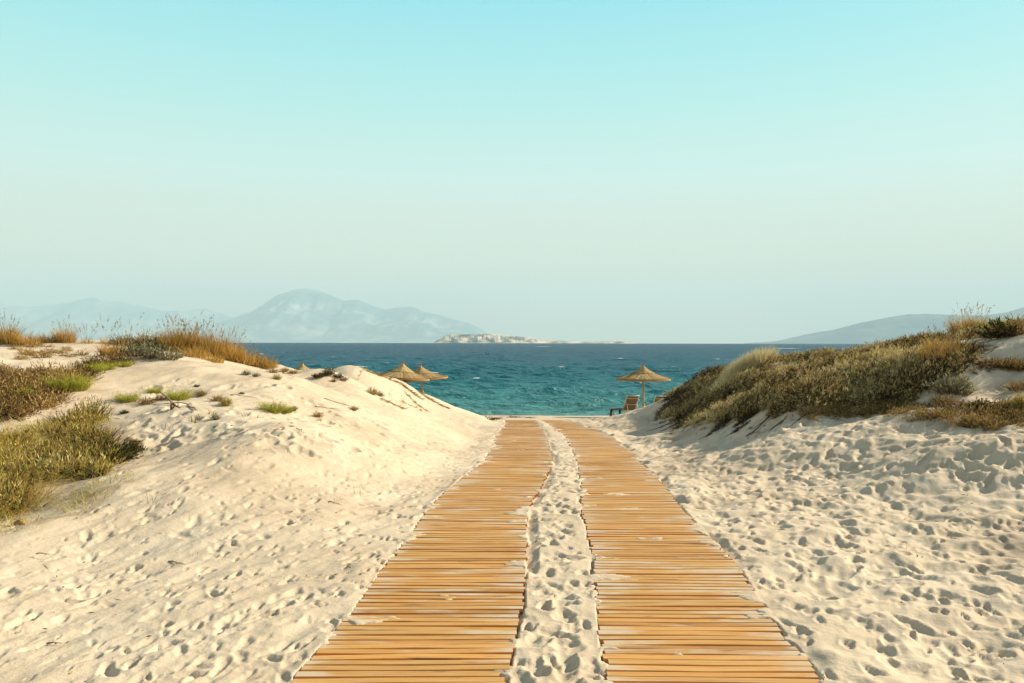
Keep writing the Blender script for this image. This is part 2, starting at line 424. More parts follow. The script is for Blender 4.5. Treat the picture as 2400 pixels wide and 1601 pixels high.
# fine ground mesh: spacing grows with distance
AP = 2.0
def axis(a, b, fine0, fine1, st, coarse):
    mid = np.arange(fine0, fine1, st); lo = np.arange(a, fine0, coarse); hi = np.arange(fine1, b+1e-6, coarse)
    return np.concatenate([lo, mid, hi])
uu = axis(-1.5, 1.5, -.66, .66, .00165, .02)
ss = np.concatenate([np.arange(math.log(2.6), math.log(5.2), .008), np.arange(math.log(5.2), math.log(37), .0027), np.arange(math.log(37), math.log(62), .004)])
RR = np.exp(ss)
sx = RR[:, None]*uu[None, :]; sy = np.repeat((RR-AP)[:, None], len(uu), 1)
sz = Hb(sx, sy)
xl1, xr1, xl2, xr2 = (eX(E, sy) for E in (E_LL, E_LR, E_RL, E_RR))
d_out = np.where(sx < xl1, xl1-sx, np.where(sx > xr2, sx-xr2, 0.0))
strip = (sx > xr1) & (sx < xl2)
near = 1-sstep(30, 36, sy)
# how much the sand is trodden
tr_r = np.where(sx > xr2, 1-sstep(3.6, 7.5, d_out)*.75, 0)
tr_l = np.where(sx < xl1, (1-sstep(2.2, 4.2, d_out)*.85)*.5, 0)
trod = np.where(strip, .9, np.maximum(tr_r, tr_l))
trod *= near*.9+.1
lum = fbm(sx/.42, sy/.55, 3, 21)*.6+(ridged(sx/.5, sy/.6, 2, 31)-.6)*.8
sz = sz+np.where(sx > xr2, trod*(.044*fbm(sx/.50, sy/.40, 2, 25)+.022*fbm(sx/.22, sy/.2, 2, 27)+.012*(ridged(sx/.3, sy/.34, 2, 33)-.6)), trod*.015*lum)*sstep(0, .15, np.where(strip, np.minimum(sx-xr1, xl2-sx), d_out))
sz = sz+.007*fbm(sx/.15, sy/.22, 3, 41)*(.5+trod)
# wind-drawn streaks, long towards the sea
_u = sx*.90-sy*.44; _v = sx*.44+sy*.90
sz = sz+near*sstep(0, .1, np.where(strip, 0, d_out)+0*sx)*(.019*fbm(_u/.15, _v/.50, 3, 71)+.024*fbm(_u/.5, _v/1.3, 2, 75))*np.where(sx < xl1, 1.0, .6)
# wind ripples on the untouched sand
sz = sz+.0022*sstep(.05,.5,fbm(sx/2.2, sy/2.2, 2, 44))*np.sin((sx*.55+sy*.9+.35*sn(sx/.8, sy/.8, 3))*2*math.pi/.12)*(1-trod)*near
# footprints
pit = np.zeros_like(sz)
_logR0 = ss
def stamp(x, y, a, b, ang, dep, rim):
    R = y+AP; ext = max(a, b)*1.6
    i0 = np.searchsorted(ss, math.log(max(R-ext, 2.61))); i1 = np.searchsorted(ss, math.log(R+ext))
    j0 = np.searchsorted(uu, min((x-ext)/(R-ext), (x-ext)/(R+ext))); j1 = np.searchsorted(uu, max((x+ext)/(R-ext), (x+ext)/(R+ext)))
    if i1-i0 < 2 or j1-j0 < 2: return
    X = sx[i0:i1, j0:j1]-x; Y = sy[i0:i1, j0:j1]-y
    c, s = math.cos(ang), math.sin(ang)
    p = X*c+Y*s; q = -X*s+Y*c
    wob = 1+.16*np.sin(3*np.arctan2(q, p)+x*9)+.10*np.sin(5*np.arctan2(q, p)+y*7)
    r = np.sqrt((p/a)**2+(q/b)**2)/wob
    dz = np.where(r < 1, -dep*(1-r**2.8)*(1+.25*p/a), 0)+rim*dep*np.exp(-((r-1.18)/.2)**2)
    old = pit[i0:i1, j0:j1]; m = np.clip(1.15-r, 0, 1)*.7
    pit[i0:i1, j0:j1] = old*(1-m)+dz
def zone(nn, xf, yr, size, depth, keep=1.0):
    for _ in range(nn):
        y = yr[0]+(yr[1]-yr[0])*random.random()**1.35; x = xf(y)
        a = random.uniform(.08, .20)*size; b = a*random.uniform(.38, .66)*(.75 if keep < 1 else 1)
        ang = math.pi/2-.18+random.gauss(0, .5)
        stamp(x, y, a, b, ang, random.uniform(.35, 1.15)*depth, random.uniform(.05, .28))
# right side: many walkers
zone(2200, lambda y: float(eX(E_RR, y))+.04+abs(random.gauss(0, 2.2)), (3.0, 31), .46, .024)
zone(1500, lambda y: float(eX(E_RR, y))+.06+abs(random.gauss(0, 2.6))+random.uniform(0, .8), (3.0, 31), .74, .027)
zone(900, lambda y: float(eX(E_RR, y))+.06+abs(random.gauss(0, 2.6))+random.uniform(0, .8), (3.0, 31), 1.1, .020)
# sand strip between the mats
zone(560, lambda y: random.uniform(float(eX(E_LR, y))+.03, float(eX(E_RL, y))-.03), (3.0, 29), .58, .026)
# left side: softer, wind-filled prints
zone(1700, lambda y: float(eX(E_LL, y))-.03-abs(random.gauss(0, 2.0)), (3.0, 30), .38, .020, .42)
zone(800, lambda y: float(eX(E_LL, y))-.03-abs(random.gauss(0, 1.5)), (3.0, 30), .60, .022, .42)
zone(150, lambda y: random.uniform(-5, -1.5)-y*.1, (3.2, 9), .75, .018, .42)
# walked tracks up the right-hand slope, with deeper holes
for _ in range(60):
    t = spot(random.uniform(1850, 2420), random.uniform(985, 1130))
    stamp(t.x, t.y, random.uniform(.08, .2), random.uniform(.05, .09), random.uniform(.2, 1.3), random.uniform(.025, .055), .2)
for _ in range(90):
    t = spot(random.uniform(300, 900), random.uniform(900, 1060))
    stamp(t.x, t.y, random.uniform(.12, .25), random.uniform(.06, .12), random.uniform(.0, 1.6), random.uniform(.015, .04), .4)
sz = sz+np.clip(pit, -.12, .05)
# the mats lie on the sand: it is pressed down below them, scooped along their right-hand edges and drifts over the left-hand ones
def under(xl, xr, gap):
    global sz
    wl = .05*sn(sy/.35, sx*0, 51)+.03*sn(sy/.11, sx*0, 52); wr = .03*sn(sy/.4, sx*0, 53)
    drift = np.clip(sn(sy/.9, sx*0, 54+gap)-.35, 0, 1)*(.16 if gap == 0 else .05)*sstep(4.2, 6, sy)                         # tongues of sand over the edge
    ins = (sx > xl-.008-gap*.035*sstep(-.3, .6, sn(sy/.5, sx*0, 58))+wl*.3*(1-gap)+drift) & (sx < xr+.012+wr*.3)
    nearl = (sx > xl-.10) & (sx <= xl+.30) & ~ins
    nearr = (sx >= xr) & (sx < xr+.10)
    top = prof(sy)
    inm = ins & (sy < PATH_END) & (sy > .2)
    sz = np.where(nearr & (sn(sy/.55, sx*0, 57) > -.25+.3*gap) & (sy < PATH_END) & ~inm, np.minimum(sz, top-.045+.36*(sx-xr)+.009*sn(sx/.09, sy/.16, 61)), sz)
    covered = nearl & (sx > xl) & (sy < PATH_END)
    sz = np.where(covered, np.minimum(np.maximum(sz, top+.004), top+.028), sz)
    uq = np.clip((sx-xl)/np.maximum(xr-xl, .1), 0, 1)
    heap = sstep(.50, .66, fbm(sx/.42, sy/.20, 4, 64+gap)+.42*np.abs(2*uq-1)**4+.10*fbm(sx/.06, sy/.05, 2, 65))       # thin drifts blown over the slat ends
    sz = np.where(inm, top-.036+.006*sn(sx/.1, sy/.03, 62)+heap*.0395, sz)
under(xl1, xr1, 0); under(xl2, xr2, 1)
# ================================================================== build the ground mesh
nr, nc = sx.shape
idx = np.arange(nr*nc).reshape(nr, nc)
Qg = np.stack([idx[:-1, :-1].ravel(), idx[:-1, 1:].ravel(), idx[1:, 1:].ravel(), idx[1:, :-1].ravel()], 1)
LITTER = []          # (x, y, radius) filled below by the plants before the mesh is linked
def make_ground():
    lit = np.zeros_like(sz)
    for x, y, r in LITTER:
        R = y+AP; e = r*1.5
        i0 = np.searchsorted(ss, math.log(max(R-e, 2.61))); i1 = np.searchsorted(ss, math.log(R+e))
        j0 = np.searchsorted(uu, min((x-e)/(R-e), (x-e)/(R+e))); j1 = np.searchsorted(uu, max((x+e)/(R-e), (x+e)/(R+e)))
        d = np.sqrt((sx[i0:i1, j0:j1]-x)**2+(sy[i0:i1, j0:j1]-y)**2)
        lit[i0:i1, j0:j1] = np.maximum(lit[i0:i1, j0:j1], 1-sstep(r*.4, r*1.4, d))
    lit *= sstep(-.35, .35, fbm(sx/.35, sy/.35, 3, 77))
    wet = sstep(-1.98, -2.16, sz+.05*fbm(sx/2.0, sy/2.0, 3, 78))
    me = np_mesh('sand_ground', np.stack([sx.ravel(), sy.ravel(), sz.ravel()], 1), Qg, attrs={'litter': lit.ravel(), 'wet': wet.ravel()}, mats=[mat_sand()])
    tag(link('sand_ground', me), kind='structure')

# ================================================================== boardwalk mats
M_TOP, M_SIDE = mat_wood('bleached_larch', False), mat_wood('larch_edge_bounce_lit', True)
def mat_walk(EL, ER, joints, label):
    root = empty('boardwalk', (float(eX(EL, 6)+eX(ER, 6))/2, 6, float(prof(6))))
    tag(root, label, 'boardwalk', 'slatted wooden mats laid side by side to the beach')
    Ys = np.arange(.6, PATH_END, .0715)
    cuts = [-1]+sorted(float(Y_of(j)) for j in joints)+[99]
    off = Vector(root.location)
    for c0, c1 in zip(cuts[:-1], cuts[1:]):
        V, Fc, U, MI = [], [], [], []
        tw = random.uniform(-.010, .010)
        for Y in Ys:
            if not c0 <= Y < c1: continue
            Y = Y+random.uniform(-.005, .005)
            xl = float(eX(EL, Y))+random.gauss(0, .009); xr = float(eX(ER, Y))+random.gauss(0, .009)
            hw = .0312+random.uniform(-.0035, .0012); th = .024
            zt = float(prof(Y)); sl = (float(prof(Y+.2))-float(prof(Y-.2)))/.4
            b = len(V)
            prf = [(-hw, -th), (-hw, -.0025), (-hw+.0025, 0), (hw-.0025, 0), (hw, -.0025), (hw, -th)]
            ra, rb = random.gauss(0, .0028), random.gauss(0, .0028); ya, yb = -tw+random.gauss(0, .003), tw+random.gauss(0, .003)
            roll = random.gauss(0, .016)
            for x, dz, dy, u in ((xl, ra, ya, 0.), (xl*.5+xr*.5, random.gauss(0, .002), random.gauss(0, .0015), .5), (xr, rb, yb, 1.)):
                for p, q in prf:
                    V.append((x-off.x, Y+dy+p-off.y, zt+dz+q+(sl+roll)*p-off.z)); U.append(u)
            for k in range(2):
                o = b+6*k
                for i in range(6):
                    j = (i+1) % 6
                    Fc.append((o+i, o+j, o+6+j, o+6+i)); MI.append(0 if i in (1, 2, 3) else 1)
            Fc.append(tuple(b+i for i in range(5, -1, -1))); MI.append(0)
            Fc.append(tuple(b+12+i for i in range(6))); MI.append(0)
        if not V: continue
        me = bpy.data.meshes.new('slat_section'); me.from_pydata(V, [], Fc); me.update()
        me.attributes.new('u', 'FLOAT', 'POINT').data.foreach_set('value', np.array(U, dtype=np.float32))
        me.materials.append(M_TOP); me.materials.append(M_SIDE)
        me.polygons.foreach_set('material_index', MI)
        link('slat_section', me, None, root)
    return root
mat_walk(E_LL, E_LR, (1490, 1206, 1090, 1007), 'slatted wooden mat left of the sand strip, beside the big pale dune')
mat_walk(E_RL, E_RR, (1332, 1120, 1063, 1004), 'slatted wooden mat right of the sand strip, curving below the scrub covered dune')

# ================================================================== sea
def make_sea():
    U = np.concatenate([np.arange(-2.5, -.8, .03), np.arange(-.8, .8, .0024), np.arange(.8, 2.5, .03)])
    L = np.concatenate([np.arange(math.log(36), math.log(120), .0028), np.arange(math.log(120), math.log(1800), .005)])
    Y = np.exp(L)
    x = Y[:, None]*U[None, :]; y = np.repeat(Y[:, None], len(U), 1)
    dy = np.gradient(Y)[:, None]; dx = np.maximum(Y[:, None]*.0024, 0)
    cell = np.maximum(dy, dx)
    z = np.zeros_like(x); ox = np.zeros_like(x); oy = np.zeros_like(x)
    r2 = np.random.default_rng(5)
    env = .75+.5*vnoise(x/23, y/14, 4)
    for k in range(46):
        lam = .55*(7.0/.55)**(k/45.0)*r2.uniform(.93, 1.07)
        th = -math.pi/2+.2+r2.normal(0, .42); kx, ky = math.cos(th)*2*math.pi/lam, math.sin(th)*2*math.pi/lam
        amp = .0125*lam**.85*r2.uniform(.6, 1.3)
        ph = kx*x+ky*y+r2.uniform(0, 6.28)
        at = sstep(2.2, 4.5, lam/cell)*amp
        at = at*env
        z += at*np.sin(ph)
        ox += -.75*at*math.cos(th)*np.cos(ph)*-1; oy += -.75*at*math.sin(th)*np.cos(ph)*-1
    shoal = sstep(38, 52, y)*.75+.25
    z *= shoal
    crest = z/np.maximum(.02, .17)
    foam = sstep(2.1, 2.7, crest)*sstep(.35, .7, vnoise(x/6, y/2.2, 8))*(y > 55)
    # one small roller breaks off the tip of the right-hand dune, another before the middle
    def breaker(cx, cy, hw, hy):
        return np.clip(1.15-((x-cx)/hw)**2-((y-cy-.12*(x-cx))/hy)**2-.5*vnoise(x*3, y*3, 2), 0, 1)
    for px, py, hw in ((1565, 890, .55), (1118, 888, .32), (1272, 812, 7.0), (1840, 815, 9.0)):
        q = W(px, py, 3.9*F/(py-CY)); foam = np.maximum(foam, np.clip(3*breaker(q[0], q[1], hw, hw*1.5), 0, 1)*.95)
    wash = (1-sstep(.0, .8, np.abs(y-42.6-.5*sn(x/3.0, 0*x, 6))))*.0
    n0, n1 = x.shape; ii = np.arange(n0*n1).reshape(n0, n1)
    Q = np.stack([ii[:-1, :-1].ravel(), ii[:-1, 1:].ravel(), ii[1:, 1:].ravel(), ii[1:, :-1].ravel()], 1)
    me = np_mesh('sea', np.stack([(x+ox).ravel(), (y+oy).ravel(), (SEA_Z+z).ravel()], 1), Q, attrs={'foam': np.maximum(foam, wash).ravel()}, mats=[mat_sea()])
    tag(link('sea', me), kind='structure')
make_sea()

# ================================================================== far land across the water
def far_land(name, prof_pts, dist, depth, mat, rough, seed, step=3.0, rows=90):
    """a mountain chain: its skyline height along the bearing, real depth and gullied slopes"""
    p = np.array(prof_pts, float)
    px = np.arange(p[0, 0], p[-1, 0]+step, step)
    hh = np.interp(px, p[:, 0], (799.0-p[:, 1]))
    hh = np.maximum(hh, 0)*dist/F
    v = np.linspace(-1, 1, rows)
    X = (px-CX)*dist/F
    x = np.repeat(X[None, :], rows, 0)
    y = dist+v[:, None]*depth+0*x
    sh = np.clip(1-np.abs(v), 0, 1)**1.15
    scale = max(hh.max()*2.4, 1)
    rg = ridged(x/scale, y/scale*.7, 5, seed)
    rg0 = ridged(X/scale, np.full_like(X, dist/scale*.7), 5, seed)
    body = hh[None, :]*sh[:, None]
    z = body*(1+rough*(rg-rg0[None, :])*(1-sh[:, None]**3)*1.6)
    ye = y+0*z
    z = z-20+SEA_Z*0+np.where(sh[:, None] > 0, 0, -30)
    z = np.maximum(z+20*sh[:, None]**.3, -30)
    ii = np.arange(rows*len(px)).reshape(rows, len(px))
    Q = np.stack([ii[:-1, :-1].ravel(), ii[:-1, 1:].ravel(), ii[1:, 1:].ravel(), ii[1:, :-1].ravel()], 1)
    V = np.stack([x.ravel(), ye.ravel(), z.ravel()], 1)
    me = np_mesh(name, V, Q, mats=[mat])
    return tag(link(name, me), kind='structure')
m_far = mat_hill('far_rock_hazed', (.05, .12, .155), (.42, .39, .36), .0016, .57)  # haze blue painted into the dark tone, sunlit patches into the pale
m_mid = mat_hill('hill_scrub_hazed', (.035, .10, .145), (.19, .21, .22), .002, .58)  # dark scrub tone tinted blue to paint in distance haze
m_isl = mat_hill('island_chalk', (.07, .085, .075), (.80, .64, .46), .011, .49)
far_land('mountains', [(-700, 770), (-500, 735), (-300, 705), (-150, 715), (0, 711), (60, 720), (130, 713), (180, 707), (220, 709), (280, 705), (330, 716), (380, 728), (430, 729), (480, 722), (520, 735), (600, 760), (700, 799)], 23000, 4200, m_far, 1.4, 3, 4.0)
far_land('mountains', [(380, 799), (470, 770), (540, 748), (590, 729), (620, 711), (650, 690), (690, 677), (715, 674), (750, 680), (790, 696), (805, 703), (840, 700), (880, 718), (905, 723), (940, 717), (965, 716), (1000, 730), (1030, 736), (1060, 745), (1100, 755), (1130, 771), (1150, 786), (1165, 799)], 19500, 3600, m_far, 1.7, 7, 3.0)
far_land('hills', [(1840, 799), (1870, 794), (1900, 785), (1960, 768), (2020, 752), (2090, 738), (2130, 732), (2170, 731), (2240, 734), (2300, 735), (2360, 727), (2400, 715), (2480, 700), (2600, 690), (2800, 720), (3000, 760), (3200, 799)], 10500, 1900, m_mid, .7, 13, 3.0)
far_land('island', [(1018, 799), (1030, 792), (1045, 785), (1058, 781), (1100, 781.5), (1150, 780), (1180, 783), (1210, 786), (1240, 789), (1265, 793), (1320, 796.6), (1370, 798), (1400, 797.2), (1440, 797.2), (1475, 798.6), (1490, 799)], 5200, 130, m_isl, 1.2, 17, .5, 60)

# ================================================================== air
def make_haze():
    mb = MB(); mb.box((0, 10000, 835), (60000, 34600, 1730))
    m, nt, out = new_mat('sea_air')
    v = N(nt, 'ShaderNodeVolumePrincipled')
    v.inputs['Color'].default_value = (.540, .795, .868, 1); v.inputs['Density'].default_value = HAZE
    v.inputs['Anisotropy'].default_value = 0.0
    nt.links.new(v.outputs[0], out.inputs['Volume'])
    o = mb.build('haze', m, smooth=False)
    tag(o, kind='stuff'); o['label'] = 'pale sea haze over the water'
HAZE = .9e-4
make_haze()

# ================================================================== daylight
w = bpy.data.worlds.new('World'); scene.world = w; w.use_nodes = True
nt = w.node_tree; nt.nodes.clear()
out = nt.nodes.new('ShaderNodeOutputWorld'); bg = nt.nodes.new('ShaderNodeBackground')
sky = nt.nodes.new('ShaderNodeTexSky'); sky.sky_type = 'NISHITA'; sky.sun_disc = False
sky.sun_elevation = SUN_EL; sky.sun_rotation = math.pi/2-SUN_AZ
sky.air_density = 1.0; sky.dust_density = 1.6; sky.ozone_density = 1.0
tc = nt.nodes.new('ShaderNodeTexCoord')
sp = nt.nodes.new('ShaderNodeSeparateXYZ'); nt.links.new(tc.outputs['Generated'], sp.inputs[0])
mz = mathn(nt, 'MAXIMUM', sp.outputs[2], .004)
cb = nt.nodes.new('ShaderNodeCombineXYZ'); nt.links.new(sp.outputs[0], cb.inputs[0]); nt.links.new(sp.outputs[1], cb.inputs[1]); nt.links.new(mz, cb.inputs[2])
nm = N(nt, 'ShaderNodeVectorMath', operation='NORMALIZE'); nt.links.new(cb.outputs[0], nm.inputs[0])
nt.links.new(nm.outputs[0], sky.inputs['Vector'])
SKY_T = [(0, (4.2, 2.8, 2.2)), (.10, (5.6, 5.1, 3.7)), (.20, (4.3, 5.9, 5.3)), (.29, (2.8, 5.6, 5.4)), (.39, (1.6, 5.0, 5.6)), (.50, (1.1, 1.9, 2.9)), (1.0, (1.15, 1.1, 1.75))]
tr = ramp(nt, [(p, tuple(v/8 for v in c)) for p, c in SKY_T])
nt.links.new(mz, tr.inputs[0])
tm = N(nt, 'ShaderNodeVectorMath', operation='SCALE'); nt.links.new(tr.outputs[0], tm.inputs[0]); tm.inputs['Scale'].default_value = 8.0
c = mixrgb(nt, 'MIX', .9, sky.outputs[0], tm.outputs[0])
nt.links.new(c, bg.inputs[0]); bg.inputs[1].default_value = .0771
nt.links.new(bg.outputs[0], out.inputs[0])
sl = bpy.data.lights.new('sun', 'SUN'); sl.energy = 5.0; sl.angle = math.radians(.55); sl.color = (1.0, .915, .745)
so = bpy.data.objects.new('sun', sl); COL.objects.link(so)
so.rotation_euler = TO_SUN.to_track_quat('Z', 'Y').to_euler(); so.location = (30, 20, 30)

# ================================================================== camera
cam = bpy.data.cameras.new('camera'); cam.lens = 28; cam.sensor_width = 36; cam.sensor_fit = 'HORIZONTAL'
cam.clip_start = .1; cam.clip_end = 90000
co = bpy.data.objects.new('camera', cam); COL.objects.link(co)
co.location = (0, 0, EYE); co.rotation_euler = (math.radians(90), math.radians(-.12), 0)
scene.camera = co
scene.view_settings.view_transform = 'Standard'; scene.view_settings.look = 'None'
scene.view_settings.exposure = 1.14; scene.view_settings.gamma = 1
scene.view_settings.use_curve_mapping = False
scene.cycles.use_denoising = True
scene.cycles.max_bounces = 6; scene.cycles.diffuse_bounces = 3; scene.cycles.glossy_bounces = 2; scene.cycles.transmission_bounces = 2
scene.cycles.transparent_max_bounces = 8; scene.cycles.volume_bounces = 0
# ================================================================== plants
pr = np.random.default_rng(23)
def nrm(v): return v/np.maximum(np.linalg.norm(v, axis=-1, keepdims=True), 1e-9)

def blades(n, rad, h, w, lean, bend, segs=3, tint=(.3, .9), fall=.0):
    """arching grass blades; returns vertices, quads and leaf tints"""
    a = pr.uniform(0, 2*np.pi, n); r = rad*np.sqrt(pr.uniform(0, 1, n))
    base = np.stack([r*np.cos(a), r*np.sin(a), np.full(n, -.03)], 1)
    az = a+pr.normal(0, 1.0, n)
    d = np.stack([np.cos(az), np.sin(az), np.zeros(n)], 1)
    L = pr.uniform(h[0], h[1], n)*(1-.45*(r/rad)**2)
    ln = np.abs(pr.normal(lean, lean*.5, n)); bd = np.abs(pr.normal(bend, bend*.6, n))
    t = np.linspace(0, 1, segs+1)[None, :, None]
    hor = ln[:, None, None]*t+bd[:, None, None]*t**2.2
    ver = t-(.35*bd[:, None, None]+fall)*t**2.4
    p = base[:, None, :]+L[:, None, None]*(hor*d[:, None, :]+ver*np.array([0, 0, 1.])[None, None, :])
    sa = az+np.pi/2+pr.normal(0, .6, n)
    s = np.stack([np.cos(sa), np.sin(sa), np.zeros(n)], 1)
    ww = (w*pr.uniform(.6, 1.3, n))[:, None, None]*np.maximum(1-t**1.6, .12)*.5
    V = np.stack([p-s[:, None, :]*ww, p+s[:, None, :]*ww], 2).reshape(-1, 3)
    k = (segs+1)*2
    q = np.array([[2*i, 2*i+1, 2*i+3, 2*i+2] for i in range(segs)])
    Q = (np.arange(n)[:, None, None]*k+q[None]).reshape(-1, 4)
    T = np.repeat(np.clip(pr.uniform(tint[0], tint[1], n), 0, 1), k)
    return V, Q, T

def leaves_at(p, d, ln, wd, tint):
    """one folded leaf per point"""
    n = len(p)
    L = ln*pr.uniform(.6, 1.35, n)[:, None]
    s = nrm(np.cross(d, pr.normal(0, 1, (n, 3))))*wd*.5*pr.uniform(.7, 1.3, n)[:, None]
    m = p+d*L*.5
    V = np.stack([p, m-s, p+d*L, m+s], 1).reshape(-1, 3)
    Q = np.arange(n*4).reshape(-1, 4)
    return V, Q, np.repeat(np.clip(tint, 0, 1), 4)

def shrub(R, Hh, ntw, nlf, leaf, lw, tint=(.35, .25), up=.6, flat=1.0):
    """low bush: twigs that fan into a ragged dome, leaves along their outer part"""
    a = pr.uniform(0, 2*np.pi, ntw); el = np.arcsin(pr.uniform(.08, 1, ntw)**.8)
    rr = pr.uniform(.62, 1.08, ntw)
    tip = np.stack([R*np.cos(a)*np.cos(el)*rr, R*np.sin(a)*np.cos(el)*rr, Hh*np.sin(el)*rr+.02], 1)
    base = np.stack([tip[:, 0]*pr.uniform(.05, .45, ntw), tip[:, 1]*pr.uniform(.05, .45, ntw), np.full(ntw, -.04)], 1)
    mid = (base+tip)/2+np.array([0, 0, .12*Hh])+pr.normal(0, .07*R, (ntw, 3))
    s = nrm(np.cross(tip-base, pr.normal(0, 1, (ntw, 3))))*.004
    V1 = np.stack([base-s*1.4, base+s*1.4, mid-s, mid+s, tip-s*.4, tip+s*.4], 1).reshape(-1, 3)
    q = np.array([[0, 1, 3, 2], [2, 3, 5, 4]])
    Q1 = (np.arange(ntw)[:, None, None]*6+q[None]).reshape(-1, 4)
    T1 = np.repeat(pr.uniform(0, .5, ntw), 6)
    t = pr.uniform(.3, 1, (ntw, nlf))[..., None]
    P = (1-t)**2*base[:, None]+2*t*(1-t)*mid[:, None]+t*t*tip[:, None]
    D = nrm(tip-mid)[:, None, :]*.9+pr.normal(0, .55, (ntw, nlf, 3))+np.array([0, 0, up])
    tw = np.repeat(pr.normal(0, tint[1]*.5, ntw), nlf)
    T = tint[0]+tw+pr.normal(0, tint[1]*.6, ntw*nlf)
    V2, Q2, T2 = leaves_at(P.reshape(-1, 3), nrm(D.reshape(-1, 3)), leaf, lw, T)
    return (V1, Q1, T1), (V2, Q2, T2)

def merge(parts):
    V, Q, T, o = [], [], [], 0
    for v, q, t in parts:
        V.append(v); Q.append(q+o); T.append(t); o += len(v)
    return np.concatenate(V), np.concatenate(Q), np.concatenate(T)
def pmesh(name, part, mat):
    return np_mesh(name, part[0], part[1], smooth=False, attrs={'tint': part[2]}, mats=[mat])
def place(part, x, y, z, s=1.0, dt=0.0, tilt=None):
    v = part[0]*s
    c, q = math.cos(pr.uniform(0, 6.3)), 0
    a = pr.uniform(0, 6.28); ca, sa = math.cos(a), math.sin(a)
    v = np.stack([v[:, 0]*ca-v[:, 1]*sa+x, v[:, 0]*sa+v[:, 1]*ca+y, v[:, 2]+z], 1)
    if tilt is not None:     # follow the slope of the ground
        v[:, 2] += (v[:, 0]-x)*tilt[0]+(v[:, 1]-y)*tilt[1]
    return v, part[1], np.clip(part[2]+dt, 0, 1)
def slope(x, y):
    e = .3
    return (float(Hb(x+e, y)-Hb(x-e, y))/(2*e), float(Hb(x, y+e)-Hb(x, y-e))/(2*e))

# leaf colours (real albedos)
F_SCRUB = foliage('scrub_leaf', [(0, (.024, .017, .011)), (.20, (.085, .056, .026)), (.42, (.27, .185, .072)), (.68, (.50, .36, .135)), (1, (.68, .54, .27))], .2)
F_BROWN = foliage('brown_leaf', [(0, (.04, .025, .012)), (.22, (.15, .088, .034)), (.50, (.34, .205, .070)), (.78, (.52, .34, .115)), (1, (.62, .46, .19))], .2)
F_GOLD = foliage('golden_blade', [(0, (.14, .075, .02)), (.3, (.38, .21, .045)), (.7, (.60, .36, .085)), (1, (.74, .53, .20))], .3)
F_SEED = foliage('seed_stalk', [(0, (.12, .07, .04)), (.5, (.30, .20, .12)), (1, (.48, .36, .2))], .2)
F_STRAW = foliage('straw_blade', [(0, (.30, .22, .10)), (.5, (.60, .48, .24)), (1, (.80, .68, .42))], .3)
F_LIME = foliage('lime_leaf', [(0, (.09, .10, .015)), (.4, (.26, .26, .03)), (.75, (.44, .41, .055)), (1, (.60, .53, .12))], .35)
F_OLIVE = foliage('olive_leaf', [(0, (.035, .028, .012)), (.16, (.15, .10, .034)), (.36, (.38, .25, .075)), (.52, (.56, .33, .09)), (.66, (.48, .37, .08)), (.84, (.56, .50, .10)), (1, (.70, .56, .24))], .25)
F_GREY = foliage('grey_leaf', [(0, (.05, .055, .035)), (.4, (.16, .155, .085)), (.75, (.33, .30, .17)), (1, (.48, .44, .28))], .2)
F_DARK = foliage('dark_leaf', [(0, (.012, .017, .007)), (.5, (.045, .052, .018)), (.9, (.12, .115, .04)), (1, (.2, .15, .06))], .2)
M_STEM = simple('dry_stem', (.20, .12, .055), .8, .3, 30)
M_ROOT = simple('old_root', (.13, .075, .038), .85, .4, 25, sc=(1, 1, 6))
M_DROOT = simple('weathered_root', (.30, .185, .09), .85, .4, 25, sc=(1, 1, 6))

# prototypes shared by repeats
def stalks(n, rad, h, lean, tint=(.3, .8)):
    v, q, t = blades(n, rad, h, .006, lean, .12, 4, tint)
    V = v.reshape(n, 5, 2, 3).mean(2)
    tip = V[:, 4]; d = nrm(V[:, 4]-V[:, 2])
    k = 9
    f = pr.uniform(-.24, .02, (n, k))*np.array(h).mean()
    P = tip[:, None]+d[:, None]*f[..., None]
    D = nrm(d[:, None]+pr.normal(0, .22, (n, k, 3)))
    hd = leaves_at(P.reshape(-1, 3), D.reshape(-1, 3), .055, .012, pr.uniform(.35, 1, n*k))
    return (v, q, t), hd

def thing(name, loc, label, cat, parts, group=None, rz=0., s=1.0, lit=None):
    """parts: [(part name, mesh)]; a plant is an Empty at its foot with its parts below it"""
    if len(parts) == 1:
        o = link(name, parts[0][1]); o.location = loc; o.rotation_euler = (0, 0, rz); o.scale = (s, s, s) if not hasattr(s, '__len__') else s
    else:
        o = empty(name, loc, rz, s)
        for nm, me in parts: link(nm, me, None, o)
    tag(o, label, cat, group)
    if lit: LITTER.append((loc[0], loc[1], lit))
    return o

